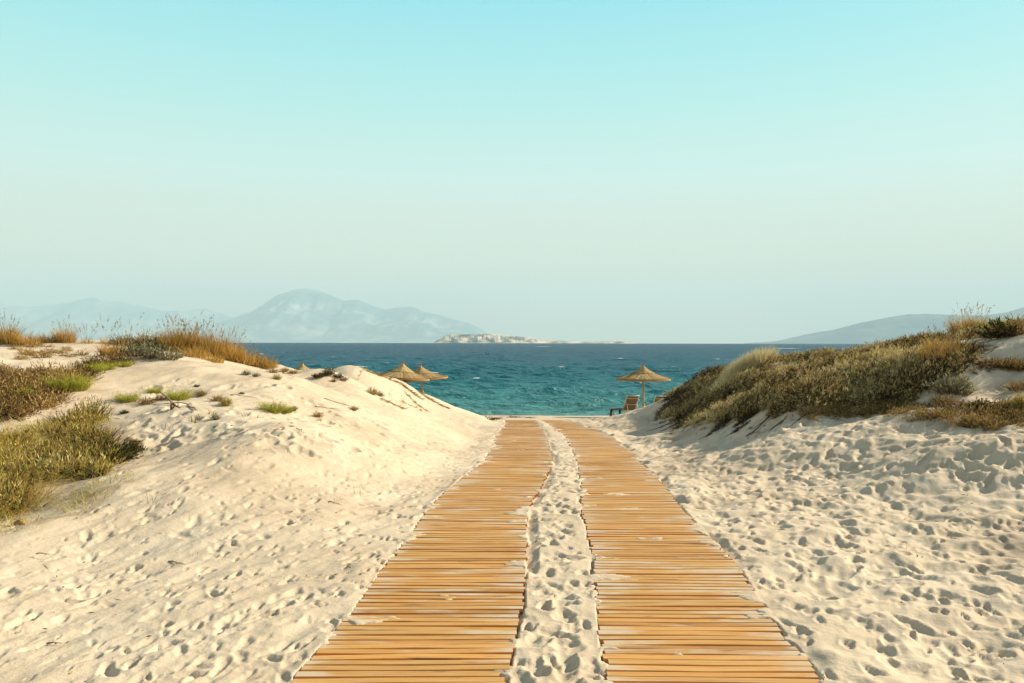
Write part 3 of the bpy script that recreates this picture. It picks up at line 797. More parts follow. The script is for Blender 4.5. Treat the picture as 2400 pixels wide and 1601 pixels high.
_P = {}
def proto(kind, var):
    key = (kind, var)
    if key in _P: return _P[key]
    if kind == 'gold':          # dense golden marram tuft with tall seed stalks
        b = blades(620, .27, (.32, .68), .012, .26, .26, 3, (.1, 1)); st, hd = stalks(22, .18, (.62, 1.0), .2)
        r = [('blades', pmesh('blades', b, F_GOLD)), ('plume', pmesh('plume', merge([st, hd]), F_SEED))]
    elif kind == 'goldlow':
        b = blades(430, .28, (.16, .44), .011, .33, .33, 3, (.05, .95))
        r = [('blades', pmesh('blades', b, F_GOLD))]
    elif kind == 'stalks':
        b = blades(90, .14, (.15, .32), .009, .3, .3, 3, (.2, .9)); st, hd = stalks(11, .14, (.5, .85), .2)
        r = [('blades', pmesh('blades', b, F_GOLD)), ('plume', pmesh('plume', merge([st, hd]), F_SEED))]
    elif kind == 'lime':
        b = blades(420, .20, (.16, .40), .0075, .42, .35, 3, (.2, 1.0), .05)
        p = b[0].reshape(420, 4, 2, 3).mean(2)
        P = (p[:, 1:]+pr.normal(0, .012, p[:, 1:].shape)).reshape(-1, 3)
        P = np.repeat(P, 2, 0)
        lf = leaves_at(P, nrm(pr.normal(0, .6, P.shape)+np.array([0, 0, .7])), .042, .006, pr.uniform(.2, 1, len(P)))
        r = [('stems', pmesh('stems', b, F_LIME)), ('foliage', pmesh('foliage', lf, F_LIME))]
    elif kind == 'grey':
        st, lf = shrub(.34, .30, 90, 10, .055, .011, (.55, .25), .8)
        r = [('stems', pmesh('stems', st, F_BROWN)), ('foliage', pmesh('foliage', lf, F_GREY))]
    elif kind == 'dark':
        st, lf = shrub(.30, .20, 80, 11, .05, .014, (.45, .3), .5)
        r = [('stems', pmesh('stems', st, F_BROWN)), ('foliage', pmesh('foliage', lf, F_DARK))]
    elif kind == 'brown':
        st, lf = shrub(.32, .22, 90, 8, .05, .009, (.5, .3), .5)
        r = [('stems', pmesh('stems', st, F_BROWN)), ('foliage', pmesh('foliage', lf, F_BROWN))]
    elif kind == 'olive':
        st, lf = shrub(.34, .36, 110, 11, .055, .009, (.5, .3), .8)
        b = blades(160, .26, (.2, .42), .006, .3, .25, 3, (.4, 1))
        r = [('stems', pmesh('stems', st, F_BROWN)), ('foliage', pmesh('foliage', merge([lf]), F_OLIVE)), ('shoots', pmesh('shoots', b, F_LIME))]
    elif kind == 'sprig':       # a few stiff leaves straight out of the sand
        b = blades(11, .05, (.07, .15), .018, .5, .3, 3, (.3, .9))
        r = [('leaves', pmesh('leaves', b, F_GREY))]
    elif kind == 'wisp':        # thin dry stalks
        b = blades(16, .10, (.12, .36), .004, .35, .3, 4, (.1, .7))
        r = [('stalks', pmesh('stalks', b, F_BROWN))]
    _P[key] = r
    return r
NAMES = {'gold': ('grass_tuft', 'grass tuft'), 'goldlow': ('grass_tuft', 'grass tuft'), 'stalks': ('grass_tuft', 'grass tuft'), 'lime': ('feathery_plant', 'plant'), 'grey': ('grey_shrub', 'shrub'), 'dark': ('leafy_shrub', 'shrub'),
         'brown': ('dry_shrub', 'shrub'), 'olive': ('bushy_shrub', 'shrub'), 'sprig': ('sand_sprig', 'plant'), 'wisp': ('dry_wisp', 'dry grass')}
GROUPS = {'gold': 'tall golden grass on the dune crests', 'goldlow': 'short golden grass on the dunes', 'stalks': 'thin seeding grass on the left crest', 'lime': 'bright green plants on the sand', 'sprig': 'stiff sprigs in the sand', 'wisp': 'dry wisps in the sand',
          'brown': 'dry brown shrubs', 'grey': 'grey green shrubs', 'dark': 'dark leafy shrubs', 'olive': 'bushy green and brown shrubs'}
def plant(kind, px, py, s, label, var=0, ymin=3.0, lit=None, ymax=33.0):
    p = spot(px, py, ymin, ymax)
    nm, cat = NAMES[kind]
    return thing(nm, (p.x, p.y, p.z-.01), label, cat, proto(kind, var), GROUPS[kind], random.uniform(0, 6.28), s, lit)

# ---- left dune: grasses on the skyline
plant('gold', 14, 806, .95, 'tall golden seeding grass cut by the left picture edge on the skyline', 0, 12, .4)
plant('goldlow', 62, 808, 1.0, 'short golden grass tuft just right of the edge-most tall grass', 0, 12)
plant('goldlow', 112, 805, .8, 'low reddish golden grass between two tufts on the left skyline', 1, 12)
plant('gold', 152, 806, .80, 'lone golden tuft with a fan of upright seed stalks above bare sand', 1, 12, .4)
plant('stalks', 205, 806, .9, 'sparse thin stalks right of the lone fan-shaped tuft on the skyline', 0, 12)
plant('stalks', 250, 806, 1.0, 'slanting seed stalks at the left end of the crest scrub', 1, 12)
plant('stalks', 298, 808, 1.0, 'slanting seed stalks above the middle of the crest scrub', 2, 12)
plant('stalks', 345, 808, .9, 'few short seed stalks at the right end of the crest scrub', 0, 12)
plant('gold', 398, 822, 1.05, 'tall golden grass beginning the big clump, next to the crest scrub', 0, 12, .5)
plant('gold', 432, 824, 1.25, 'tallest golden grass of the crest with high purple brown seed heads', 1, 12, .5)
plant('gold', 462, 830, 1.1, 'golden grass behind the bare sand chute in the big crest clump', 2, 12, .5)
plant('gold', 492, 835, 1.15, 'dense golden grass right of the sand chute, full of seed stalks', 0, 12, .5)
plant('gold', 520, 840, 1.15, 'dense golden grass in front of the far mountain foot', 1, 12, .5)
plant('gold', 545, 846, .95, 'golden grass where the crest clump starts to slope down to sea', 2, 12, .5)
plant('goldlow', 572, 852, 1.2, 'shorter golden grass with sea behind it, sloping down the crest', 0, 12, .4)
plant('goldlow', 598, 857, 1.1, 'low golden grass second from the seaward end of the clump', 1, 12, .4)
plant('goldlow', 624, 861, .95, 'last low golden grass at the seaward end of the clump', 0, 12, .4)
plant('stalks', 585, 850, .8, 'thin stalks rising before the blue sea from the short golden grass', 1, 12)
plant('goldlow', 455, 838, 1.0, 'golden grass spilling down left of the sand chute', 1, 12)
plant('goldlow', 500, 850, .8, 'small golden grass at the foot of the sand chute', 0, 12)
# ---- left dune: shrubs behind the bare sand
plant('brown', 292, 812, 1.3, 'brown scrub at the left of the dark crest bushes', 0, 12, .5)
plant('brown', 335, 812, 1.35, 'rounded brown bush on the crest below slanting stalks', 1, 12, .5)
plant('olive', 372, 818, 1.0, 'dark olive bush on the crest joining the big golden clump', 0, 12, .5)
plant('dark', 352, 828, 1.35, 'dark green leafy bush below the crest scrub', 0, 12, .5)
plant('grey', 318, 836, 1.1, 'silvery shrub spreading left above the smooth sand rim', 0, 12, .5)
plant('grey', 356, 842, 1.05, 'silvery shrub in the middle above the smooth sand rim', 1, 12, .5)
plant('grey', 395, 846, 1.0, 'silvery shrub at the right end above the bare dune top', 2, 12, .5)
plant('goldlow', 268, 834, 1.1, 'golden grass patch in front of the crest scrub, left of silvery shrubs', 0, 12, .4)
# ---- bright green plants
plant('lime', 222, 873, .62, 'bright green plant at the left of the strip on the dune rim', 0, 9)
plant('lime', 250, 868, .58, 'bright green plant in the middle of the strip on the dune rim', 1, 9)
plant('lime', 292, 861, .5, 'small bright green plant on the top of the dune rim', 0, 9)
plant('lime', 150, 915, .95, 'yellow green feathery bush where the hollow meets the shaded slope', 1, 8)
plant('lime', 180, 912, .8, 'smaller yellow green plant on the edge of the shaded slope', 0, 8)
plant('lime', 45, 938, .7, 'pale green plant low in the upper left hollow', 0, 8)
plant('lime', 298, 943, .62, 'bright green tuft casting a shadow left of the dead branch', 0, 8, .3)
plant('lime', 362, 922, .42, 'tiny bright green tuft above the dead branch', 1, 8)
plant('lime', 418, 937, .70, 'bright green tuft right of the dead branch', 1, 8, .3)
plant('lime', 637, 966, .66, 'bright green cushion alone on the bare dune slope', 0, 8)
plant('lime', 672, 966, .42, 'small bright green cushion joined to a bigger one on the slope', 1, 8)
plant('lime', 95, 1018, .55, 'small green plant on the narrow sand tongue in the left hollow', 1, 7)
# ---- lower left hollow
plant('olive', 212, 990, .95, 'green topped bush, highest in the lower left thicket', 0, 8, .5)
plant('olive', 185, 1015, .9, 'brown and green bush left of the highest thicket bush', 1, 7.5, .5)
plant('brown', 160, 1010, 1.2, 'bare reddish brown bush on the shaded side of the thicket top', 0, 7.5, .5)
plant('dark', 268, 1085, 1.0, 'dark green creeping bush against the sand ridge', 0, 7, .4)
plant('dark', 300, 1066, .75, 'dark green creeper at the upper tip of the sand ridge', 1, 7, .4)
plant('brown', 318, 1056, .35, 'little orange brown dry plant at the tip of the dark creeper', 1, 7)
# ---- small plants on the big dune
SM = [('brown', 345, 950, .6, 'dry brown plant rooted left of the dead branch'), ('brown', 375, 940, .45, 'dry brown plant under the tiny bright green tuft'), ('brown', 470, 928, .5, 'brown trailing plant right of the bright tuft, on pale sand'), ('dark', 462, 908, .22, 'small dark leafy sprig above the trailing brown plant'),
      ('brown', 510, 940, .45, 'low brown plant between two bright green tufts'), ('olive', 530, 952, .38, 'small upright brown green plant on the slope'), ('dark', 566, 926, .22, 'tiny dark plant above the lone bright cushion'), ('grey', 578, 880, .35, 'grey creeping plant below the golden clump'), ('grey', 600, 884, .30, 'grey creeping plant trailing down below the golden clump'),
      ('brown', 640, 876, .45, 'dry brown roots and leaves on the small back hummock'), ('brown', 668, 872, .5, 'brown scrub along the ridge before the half hidden parasol top'), ('brown', 688, 878, .5, 'brown scrub at the seaward foot of the back hummock'), ('olive', 650, 890, .3, 'small green plant in the dip behind the dune top'), ('dark', 745, 886, .55, 'dark leafy plant at the left end of the hummock cap'),
      ('dark', 768, 880, .7, 'dark leafy plant crowning the front hummock'), ('dark', 792, 886, .5, 'dark leafy plant at the right of the hummock cap'), ('grey', 806, 894, .4, 'grey green plant hanging right below the hummock cap'), ('brown', 783, 895, .32, 'small red brown plant below the hummock cap'), ('olive', 872, 926, .5, 'olive plant on the seaward flank left of the root streaks'),
      ('grey', 890, 930, .45, 'grey plant beside the olive one on the seaward flank'), ('brown', 828, 962, .42, 'dry rosette on the open flank near the path'), ('brown', 745, 978, .4, 'reddish dry plant low on the open flank'), ('grey', 690, 962, .25, 'small grey plant right of the bright cushions'), ('brown', 315, 1040, .3, 'few brown leaves above the dark creeper'),
      ('dark', 292, 970, .25, 'dark tuft on the rim above the thicket'), ('grey', 505, 985, .3, 'grey sprigs clump in the middle of the slope')]
for i, (k, px, py, s, lb) in enumerate(SM): plant(k, px, py, s, lb, i % 2, 8)
for i, (px, py, lb) in enumerate([(470, 980, 'stiff pale sprig at the left of the sprigs on the dune slope'), (495, 972, 'stiff pale sprig highest of those on the dune slope'), (575, 980, 'stiff pale sprig, left one of the pair below the bright cushion'), (598, 984, 'stiff pale sprig, right one of the pair below the bright cushion'), (455, 990, 'stiff pale sprig beside trailing stems on the dune slope')]):
    plant('sprig', px, py, 1.0, lb, i % 3, 8)
for i, (px, py, lb) in enumerate([(350, 1000, 'dry thin stalks on the dune rim above the thicket'), (330, 985, 'dry thin stalks left of others on the rim above the thicket'), (780, 1180, 'dry forked stalk standing in the open sand left of the mats'), (840, 1165, 'thin lone stalk leaning in the sand near the left mat'), (452, 1305, 'short dark stalk upright in the lower left sand'),
                                  (400, 1010, 'dry wisp on the bare slope right of the thicket'), (355, 1180, 'trailing green wisp running from the thicket over the sand')]):
    plant('wisp', px, py, .7 if i != 4 else .4, lb, i % 3, 5)
# ---- right dune
plant('gold', 2205, 838, .85, 'glowing orange grass patch inside the right hand scrub', 0, 10, .4)
plant('gold', 2188, 850, .7, 'lower part of the glowing orange grass inside the right scrub', 1, 10)
plant('gold', 2255, 778, .9, 'golden grass on the right crest with thin stalks against the hill', 2, 11, .4)
plant('gold', 2285, 775, .8, 'golden grass on the right crest beside yellow green blades', 0, 11, .4)
plant('lime', 2318, 776, 1.1, 'yellow green plant on the right crest next to golden grass', 0, 11)
plant('lime', 2365, 768, 1.1, 'yellow green plant on top of the far right dark bush', 1, 11)
plant('dark', 2345, 790, 1.7, 'dark brown green bush on the far right crest above bare sand', 0, 11, .5)
plant('brown', 2385, 785, 1.6, 'dark brown bush cut by the right picture edge on the crest', 1, 11, .5)
plant('brown', 2396, 758, 1.0, 'reddish bush at the very top of the right crest', 0, 11)
plant('brown', 2125, 800, 1.0, 'dark pointed tuft standing up from the right crest line', 1, 11)
plant('grey', 2228, 920, 1.15, 'pale grey green bush standing alone before the scrub edge', 0, 8, .6)
plant('grey', 2255, 925, .8, 'smaller pale bush right of the lone grey green one', 1, 8, .5)
plant('brown', 2215, 945, .8, 'dry brown bush at the shaded foot of the lone pale bush', 0, 8, .5)
plant('dark', 2300, 955, .7, 'low dark green patch right of the pale bushes', 0, 7, .5)
plant('olive', 2395, 952, .6, 'small green plant at the right edge of the picture on sand', 1, 7, .5)
plant('brown', 2345, 858, .75, 'brown patch of dead plants on the bare right slope', 0, 9, .4)
plant('brown', 2392, 862, .7, 'reddish dead plants by the right picture edge on bare slope', 1, 9, .4)
plant('brown', 2388, 912, .8, 'dry brown bush lower down at the right edge of the slope', 0, 8, .4)
for i, (px, py) in enumerate([(1700, 852), (1732, 848), (1766, 850), (1796, 856), (1748, 860)]):
    x = (px-CX)*21.8/F; p = Vector((x, 21.8+.3*(i % 2), float(Hb(x, 21.8))))
    b = place(blades(650, .40, (.22, .46), .013, .25, .25, 3, (.3, 1)), 0, 0, 0, 1, 0, slope(p.x, p.y))
    thing('straw_tussock', (p.x, p.y, p.z+.10), ['pale straw tussock at the left of the light cap on the scrub', 'pale straw tussock second from left on the light cap', 'pale straw tussock in the middle right of the light cap', 'pale straw tussock at the right end of the light cap', 'pale straw tussock in front of the light cap'][i], 'grass tuft', [('blades', pmesh('blades', b, F_STRAW))], 'pale tussocks capping the scrub')

# ---- masses that cannot be counted
def in_poly(px, py, poly):
    ins = False; j = len(poly)-1
    for i in range(len(poly)):
        (xi, yi), (xj, yj) = poly[i], poly[j]
        if (yi > py) != (yj > py) and px < (xj-xi)*(py-yi)/(yj-yi)+xi: ins = not ins
        j = i
    return ins
def scatter(poly, n, ymin=3.0, ymax=33.0):
    xs = [p[0] for p in poly]; ys = [p[1] for p in poly]; out = []
    while len(out) < n:
        px, py = random.uniform(min(xs), max(xs)), random.uniform(min(ys), max(ys))
        if in_poly(px, py, poly): out.append(spot(px, py, ymin, ymax))
    return out
def mass(name, label, cat, items, mat, lit=.6):
    o = link(name, pmesh(name, merge(items), mat))
    return tag(o, label, cat, kind='stuff')
SH = [merge(shrub(.37, .19, 62, 10, .062, .0095, (.40+.05*k, .36), .35)) for k in range(4)]+[merge(shrub(.34, .22, 60, 9, .055, .009, (.62, .3), .5)) for _ in range(2)]+[merge(shrub(.40, .17, 60, 8, .06, .011, (.26, .28), .2)) for _ in range(2)]
BR = [merge(shrub(.34, .24, 60, 8, .065, .011, (.45, .34), .6)) for _ in range(3)]
def clumps(pts, kinds, s, dtv=.12, sink=.04, lit=.45, dt0=0.0):
    it = []
    for p in pts:
        g = slope(p.x, p.y); k = random.uniform(*s)
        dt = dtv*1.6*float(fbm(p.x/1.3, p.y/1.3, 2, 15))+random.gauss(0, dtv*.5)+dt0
        it.append(place(random.choice(kinds), p.x, p.y, float(Hb(p.x, p.y))-sink, k, dt, g))
        if lit: LITTER.append((p.x, p.y, lit*k))
    return it
RIGHT = [(1572, 968), (1578, 930), (1596, 905), (1640, 878), (1740, 856), (1850, 862), (2000, 832), (2130, 806), (2200, 796), (2290, 785), (2275, 815), (2255, 850), (2180, 895), (2120, 930), (2040, 948), (1900, 944), (1820, 955), (1740, 968), (1660, 985), (1590, 1000)]
pts = [q for q in scatter(RIGHT, 520, 9) if fbm(q.x/.9, q.y/.9, 2, 66) > (-.16 if q.x > 7.5 else -9)]
back = []
for p in scatter([(1596, 905), (1640, 876), (1740, 852), (1850, 858), (2000, 828), (2200, 792), (2400, 770), (2400, 790), (2200, 812), (2000, 850), (1850, 875), (1740, 870), (1640, 895), (1600, 915)], 150, 12):
    back.append(Vector((p.x+random.uniform(-.2, .8), p.y+random.uniform(.4, 3.5), 0)))
right_items = clumps(pts, SH, (.5, 1.4), .26, dt0=.07)+clumps(back, SH, (.8, 1.4))
# tongues of scrub that hang down the shaded flank
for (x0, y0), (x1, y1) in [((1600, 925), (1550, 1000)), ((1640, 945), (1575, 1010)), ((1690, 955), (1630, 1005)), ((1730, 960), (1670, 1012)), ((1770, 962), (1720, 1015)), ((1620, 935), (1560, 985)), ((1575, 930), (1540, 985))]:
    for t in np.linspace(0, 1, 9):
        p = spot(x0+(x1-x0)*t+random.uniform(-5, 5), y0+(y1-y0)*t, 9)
        right_items += clumps([p], [SH[6], SH[7], BR[0]], (.45*(1.5-t), .8*(1.5-t)), .1, .03, .2, -.2)  # dead dark growth, its leaf tint also lowered to paint the flank's shade
edge_r = scatter([(1560, 1000), (1660, 985), (1740, 965), (1900, 945), (2100, 935), (2260, 860), (2300, 800), (2330, 800), (2290, 880), (2200, 960), (2000, 985), (1850, 990), (1700, 1020), (1570, 1030)], 90, 8)
right_items += clumps(edge_r, [SH[4], SH[5], BR[0]], (.10, .34), .2, .02, .25)
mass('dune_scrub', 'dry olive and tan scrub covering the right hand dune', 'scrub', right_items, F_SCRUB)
low = scatter([(2090, 935), (2200, 950), (2400, 950), (2400, 1005), (2250, 990), (2130, 975), (1960, 962)], 85, 6.5)+scatter([(1800, 958), (2100, 950), (2130, 965), (1900, 975)], 40, 9)+scatter([(2280, 840), (2400, 845), (2400, 870), (2300, 870)], 14, 8)
mass('ground_cover', 'low brown dead ground cover at the foot of the right scrub', 'ground cover', clumps(low, BR, (.35, .75), .15, .05, .5), F_BROWN)
UPL = [(-320, 905), (60, 882), (170, 868), (250, 848), (300, 846), (300, 852), (255, 862), (205, 885), (175, 905), (150, 940), (90, 965), (20, 985), (-320, 1000)]
it = clumps(scatter(UPL, 300, 9), BR+[SH[6]], (.5, 1.0), .22, .04, .5)
it += clumps(scatter([(20, 812), (250, 812), (260, 832), (140, 850), (40, 848)], 26, 11), BR, (.3, .65), .1, .04, .35)
it += clumps(scatter([(-40, 842), (12, 850), (14, 885), (-40, 890)], 8, 9), BR, (.5, .8))
mass('hollow_scrub', 'brown heath like scrub filling the upper left hollow', 'scrub', it, F_BROWN)
LOW = [(-330, 1040), (0, 1030), (60, 1045), (130, 1015), (190, 1020), (250, 1040), (245, 1075), (235, 1118), (180, 1150), (110, 1185), (40, 1215), (-90, 1225), (-330, 1240)]
pl = [q for q in scatter(LOW, 220, 6.5) if fbm(q.x/.6, q.y/.6, 2, 67) > -.42]
GR = [blades(120, .28, (.18, .50), .009, .5, .5, 4, (.05+.1*k, .6+.1*k), .12) for k in range(5)]
it = clumps(pl, GR, (.5, 1.05), .45, .03, .5)+clumps([q for q in scatter(LOW, 230, 6.5) if fbm(q.x/.6, q.y/.6, 2, 67) > -.42], [merge(shrub(.3, .30, 60, 8, .06, .009, (.2+.2*k, .4), .6)) for k in range(4)], (.5, 1.1), .4)
it += clumps(scatter([(-60, 1240), (60, 1222), (150, 1180), (250, 1125), (330, 1060), (340, 1075), (270, 1150), (170, 1215), (60, 1245), (-60, 1260)], 34, 6), [blades(26, .16, (.10, .30), .006, .6, .5, 4, (.2, 1), .1) for _ in range(3)], (.6, 1.1), .2, .01, .2)
mass('hollow_grass', 'tangled olive and rusty grass filling the lower left hollow', 'grass', it, F_OLIVE)

# ---- roots and stems that trail over the sand
def trail(name, p0, p1, r, mat, label, cat, group=None, lift=.0, n=14, wig=.06, forks=2):
    a, b = spot(*p0, 4), spot(*p1, 4)
    mb = MB()
    def run(a, b, r, n):
        pts = []
        d = (b-a); side = Vector((-d.y, d.x, 0)).normalized() if d.length > 0 else Vector((1, 0, 0))
        ph = random.uniform(0, 6)
        for i in range(n+1):
            t = i/n
            q = a.lerp(b, t)+side*(wig*math.sin(ph+t*7)+random.gauss(0, wig*.25))*d.length*.3
            q.z = float(Hb(q.x, q.y))+r*.6+lift*math.sin(math.pi*t)
            pts.append(q-a0)
        mb.tube(pts, [r*(.9-.7*i/n) for i in range(n+1)], 5)
        return pts
    a0 = a.copy()
    pts = run(a, b, r, n)
    for _ in range(forks):
        k = random.randint(3, n-3); s = pts[k]+a0
        e = s+(b-a).normalized()*random.uniform(.15, .4)*(b-a).length+Vector((random.uniform(-.3, .3), random.uniform(-.3, .3), 0))*(b-a).length*.5
        run(s, e, r*.6, 7)
    o = mb.build(name, mat); o.location = a0
    return tag(o, label, cat, group)
for p0, p1, r in [((1665, 965), (1590, 1022), .022), ((1720, 970), (1640, 1030), .02), ((1760, 985), (1700, 1025), .016), ((1805, 975), (1750, 1022), .016), ((1855, 965), (1800, 1012), .018), ((1600, 985), (1545, 1012), .02), ((1575, 990), (1515, 1012), .018), ((1690, 990), (1655, 1025), .014), ((1895, 962), (1850, 1000), .014), ((1780, 1000), (1735, 1030), .012)]:
    trail('trailing_root', p0, p1, r, M_ROOT, 'dark root trailing down the shaded sand flank of the right dune', 'root', 'dark roots on the right flank')
def debris_band(p0, p1, wd, n, mat):
    """rusty roots and shed bits that lie in a streak down the slope"""
    a, b = spot(*p0, 4), spot(*p1, 4)
    t = pr.uniform(0, 1, n); d = np.array([b.x-a.x, b.y-a.y]); L = np.linalg.norm(d); d = d/L
    off = pr.normal(0, wd*.45, n)*(1.1-.6*t)+wd*.6*np.sin(t*5+p0[0])
    x = a.x+d[0]*L*t-d[1]*off; y = a.y+d[1]*L*t+d[0]*off
    P = np.stack([x-a.x, y-a.y, Hb(x, y)+.012-a.z], 1)
    gz_ = (Hb(x+d[0]*.2, y+d[1]*.2)-Hb(x, y))/.2
    D = nrm(np.stack([d[0]+pr.normal(0, .35, n), d[1]+pr.normal(0, .35, n), gz_+np.abs(pr.normal(0, .25, n))], 1))
    o = link('root_mat', pmesh('root_mat', leaves_at(P, D, .16, .014, pr.uniform(.1, 1, n)), mat)); o.location = a
    return tag(o, 'rusty dry root streak down the seaward flank of the left dune', 'root', 'rusty roots on the left flank')
for p0, p1, r, n in [((845, 866), (905, 888), .10, 160), ((905, 888), (985, 932), .13, 240), ((975, 915), (1050, 958), .12, 240), ((915, 918), (945, 948), .05, 70), ((938, 925), (982, 965), .09, 130), ((945, 918), (1000, 966), .05, 80), ((885, 935), (945, 960), .06, 90), ((760, 872), (850, 866), .05, 70), ((655, 868), (690, 890), .08, 90)]:
    debris_band(p0, p1, r, n, F_BROWN)
for i, (p0, p1, r, lb) in enumerate([((610, 982), (660, 985), .008, 'thin brown stem lying below the bright cushion'), ((655, 995), (720, 1018), .009, 'brown runner crossing the open flank towards the path'), ((500, 1004), (545, 1000), .012, 'curved dead twig on the middle of the slope'), ((640, 1010), (690, 1000), .007, 'thin forked twig left of the long brown runner'),
                                     ((740, 955), (800, 962), .010, 'dark twig behind the open flank hollow'), ((540, 928), (600, 934), .008, 'thin dark stem lying above the bright cushion'), ((760, 935), (840, 960), .008, 'brown runner curving across the upper flank'), ((470, 962), (340, 948), .012, 'long bare stem running from slope to dead branch')]):
    trail('creeping_stem', p0, p1, r, M_DROOT, lb, 'twig', 'creeping stems on the left dune', wig=.12)
for i, (p0, p1, r, lb) in enumerate([((1255, 1272), (1278, 1262), .006, 'small forked twig on the sand strip between the mats'), ((768, 1178), (800, 1186), .006, 'small broken twig left of the mats in open sand'), ((85, 1302), (125, 1306), .006, 'thin straw stem in the lower left sand'), ((110, 1515), (145, 1517), .006, 'red brown stem near the lower left corner'),
                                     ((1760, 1012), (1790, 1018), .010, 'pale broken stick at the foot of the shaded flank'), ((1940, 1110), (1965, 1116), .007, 'thin dark twig among the right hand footprints'), ((395, 1320), (440, 1330), .006, 'bent straw stem in the left sand')]):
    trail('twig', p0, p1, r, M_DROOT, lb, 'twig', 'loose twigs on the sand', .01, 7, .2, 1)
# ================================================================== dead branch, stone, wrack
def dead_branch():
    a = spot(402, 962, 8)
    root = empty('dead_branch', a); tag(root, 'bare dead branch arching out of the sand between bright green tufts', 'branch')
    mb = MB()
    s = a.y/F
    def P(px, py, dy=0): return Vector(((px-402)*s, dy, -(py-962)*s))
    mb.tube([P(402, 966, .02), P(402, 955, 0), P(404, 946, -.02), P(400, 942, 0), P(388, 934, .05), P(370, 926, .12), P(358, 919, .2)], [.024, .02, .016, .012, .010, .008, .005], 6)
    mb.build('stem', M_DROOT, root)
    m2 = MB(); m2.tube([P(404, 946), P(412, 952, -.03), P(420, 956, -.05), P(426, 958, -.02)], [.016, .013, .010, .006], 5); m2.build('twig', M_ROOT, root)
    m2 = MB(); m2.tube([P(402, 960), P(410, 958, -.05), P(417, 950, -.08)], [.014, .011, .005], 5); m2.build('twig', M_ROOT, root)
    m2 = MB(); m2.tube([P(388, 934, .05), P(375, 940, .02), P(362, 938, .0), P(352, 944, -.02)], [.009, .008, .006, .004], 5); m2.build('twig', M_ROOT, root)
dead_branch()
def stone(px, py, r, name, label, col):
    p = spot(px, py, 4)
    bm = bpy.data.meshes.new(name)
    import bmesh
    b = bmesh.new(); bmesh.ops.create_icosphere(b, subdivisions=3, radius=r)
    for v in b.verts:
        n = v.co.normalized()
        v.co = Vector((v.co.x*1.3, v.co.y*.9, v.co.z*.75))*(1+.22*float(fbm(n.x*1.7+3, n.y*1.7+n.z*1.3, 3, 4)))
    b.to_mesh(bm); b.free()
    bm.polygons.foreach_set('use_smooth', [True]*len(bm.polygons))
    o = link(name, bm, simple(name+'_surface', col, .85, .3, 18, bump=.01)); o.location = (p.x, p.y, p.z+r*.35)
    tag(o, label, 'stone')
stone(50, 1234, .048, 'stone', 'small rusty brown stone below the grassy hollow', (.33, .17, .06))
M_WRACK = foliage('wrack', [(0, (.02, .012, .008)), (.5, (.07, .04, .022)), (1, (.16, .09, .05))], .1)
for i, (px, py, s, lb) in enumerate([(1146, 982, 1.0, 'dark seaweed heap on the beach left of the mat ends'), (1165, 983, .7, 'smaller dark seaweed beside the heap near the mat ends'), (1240, 980, .6, 'brown seaweed scrap behind the gap between the mats'), (1205, 979, .8, 'flat seaweed line behind the left mat end'), (1198, 976, .35, 'small stick of wrack sticking up at the waterside')]):
    p = spot(px, py, 28, 40)
    b = blades(130, .38*s, (.08*s, .28*s), .022, 1.6, .4, 3, (0, 1), .25)
    thing('seaweed_heap', (p.x, p.y, p.z), lb, 'seaweed', [('fronds', pmesh('fronds', b, M_WRACK))], 'seaweed on the beach')

# ================================================================== thatched parasols
M_POLE = simple('pine_pole', (.46, .30, .14), .7, .25, 14, sc=(3, 3, .6))
M_THATCH = foliage('thatch', [(0, (.22, .12, .04)), (.4, (.48, .31, .115)), (.75, (.58, .42, .21)), (1, (.68, .54, .32))], .12)
M_BAND = simple('thatch_binding', (.42, .215, .06), .8, .3, 40)
M_UNDER = simple('reed_underside', (.22, .14, .065), .85, .3, 30, sc=(1, 1, 3))
def thatch(r0, z0, r1, z1, n, over, sag):
    """layered straw laid down the slope of a cone"""
    a = pr.uniform(0, 2*np.pi, n); l0 = pr.uniform(0, .55, n)**1.5
    l1 = np.clip(l0+pr.uniform(.45, .8, n), 0, 1+over*pr.uniform(0, 1, n)); l1 = np.where(pr.uniform(0, 1, n) < .5, 1+over*pr.uniform(-.3, 1, n), l1)
    rows = []
    lift = pr.uniform(.004, .028, n)
    for t in (0, .5, 1):
        l = l0+(l1-l0)*t
        r = r0+(r1-r0)*l; z = z0+(z1-z0)*l-sag*np.sin(np.pi*np.clip(l, 0, 1))+lift
        aa = a+pr.normal(0, .012, n)
        rows.append(np.stack([r*np.cos(aa), r*np.sin(aa), z], 1))
    p = np.stack(rows, 1)
    s = np.stack([-np.sin(a), np.cos(a), np.zeros(n)], 1)[:, None, :]*(pr.uniform(.006, .015, n)[:, None, None])
    V = np.stack([p-s, p+s], 2).reshape(-1, 3)
    q = np.array([[0, 1, 3, 2], [2, 3, 5, 4]])
    Q = (np.arange(n)[:, None, None]*6+q[None]).reshape(-1, 4)
    return V, Q, np.repeat(pr.uniform(0, 1, n), 6)
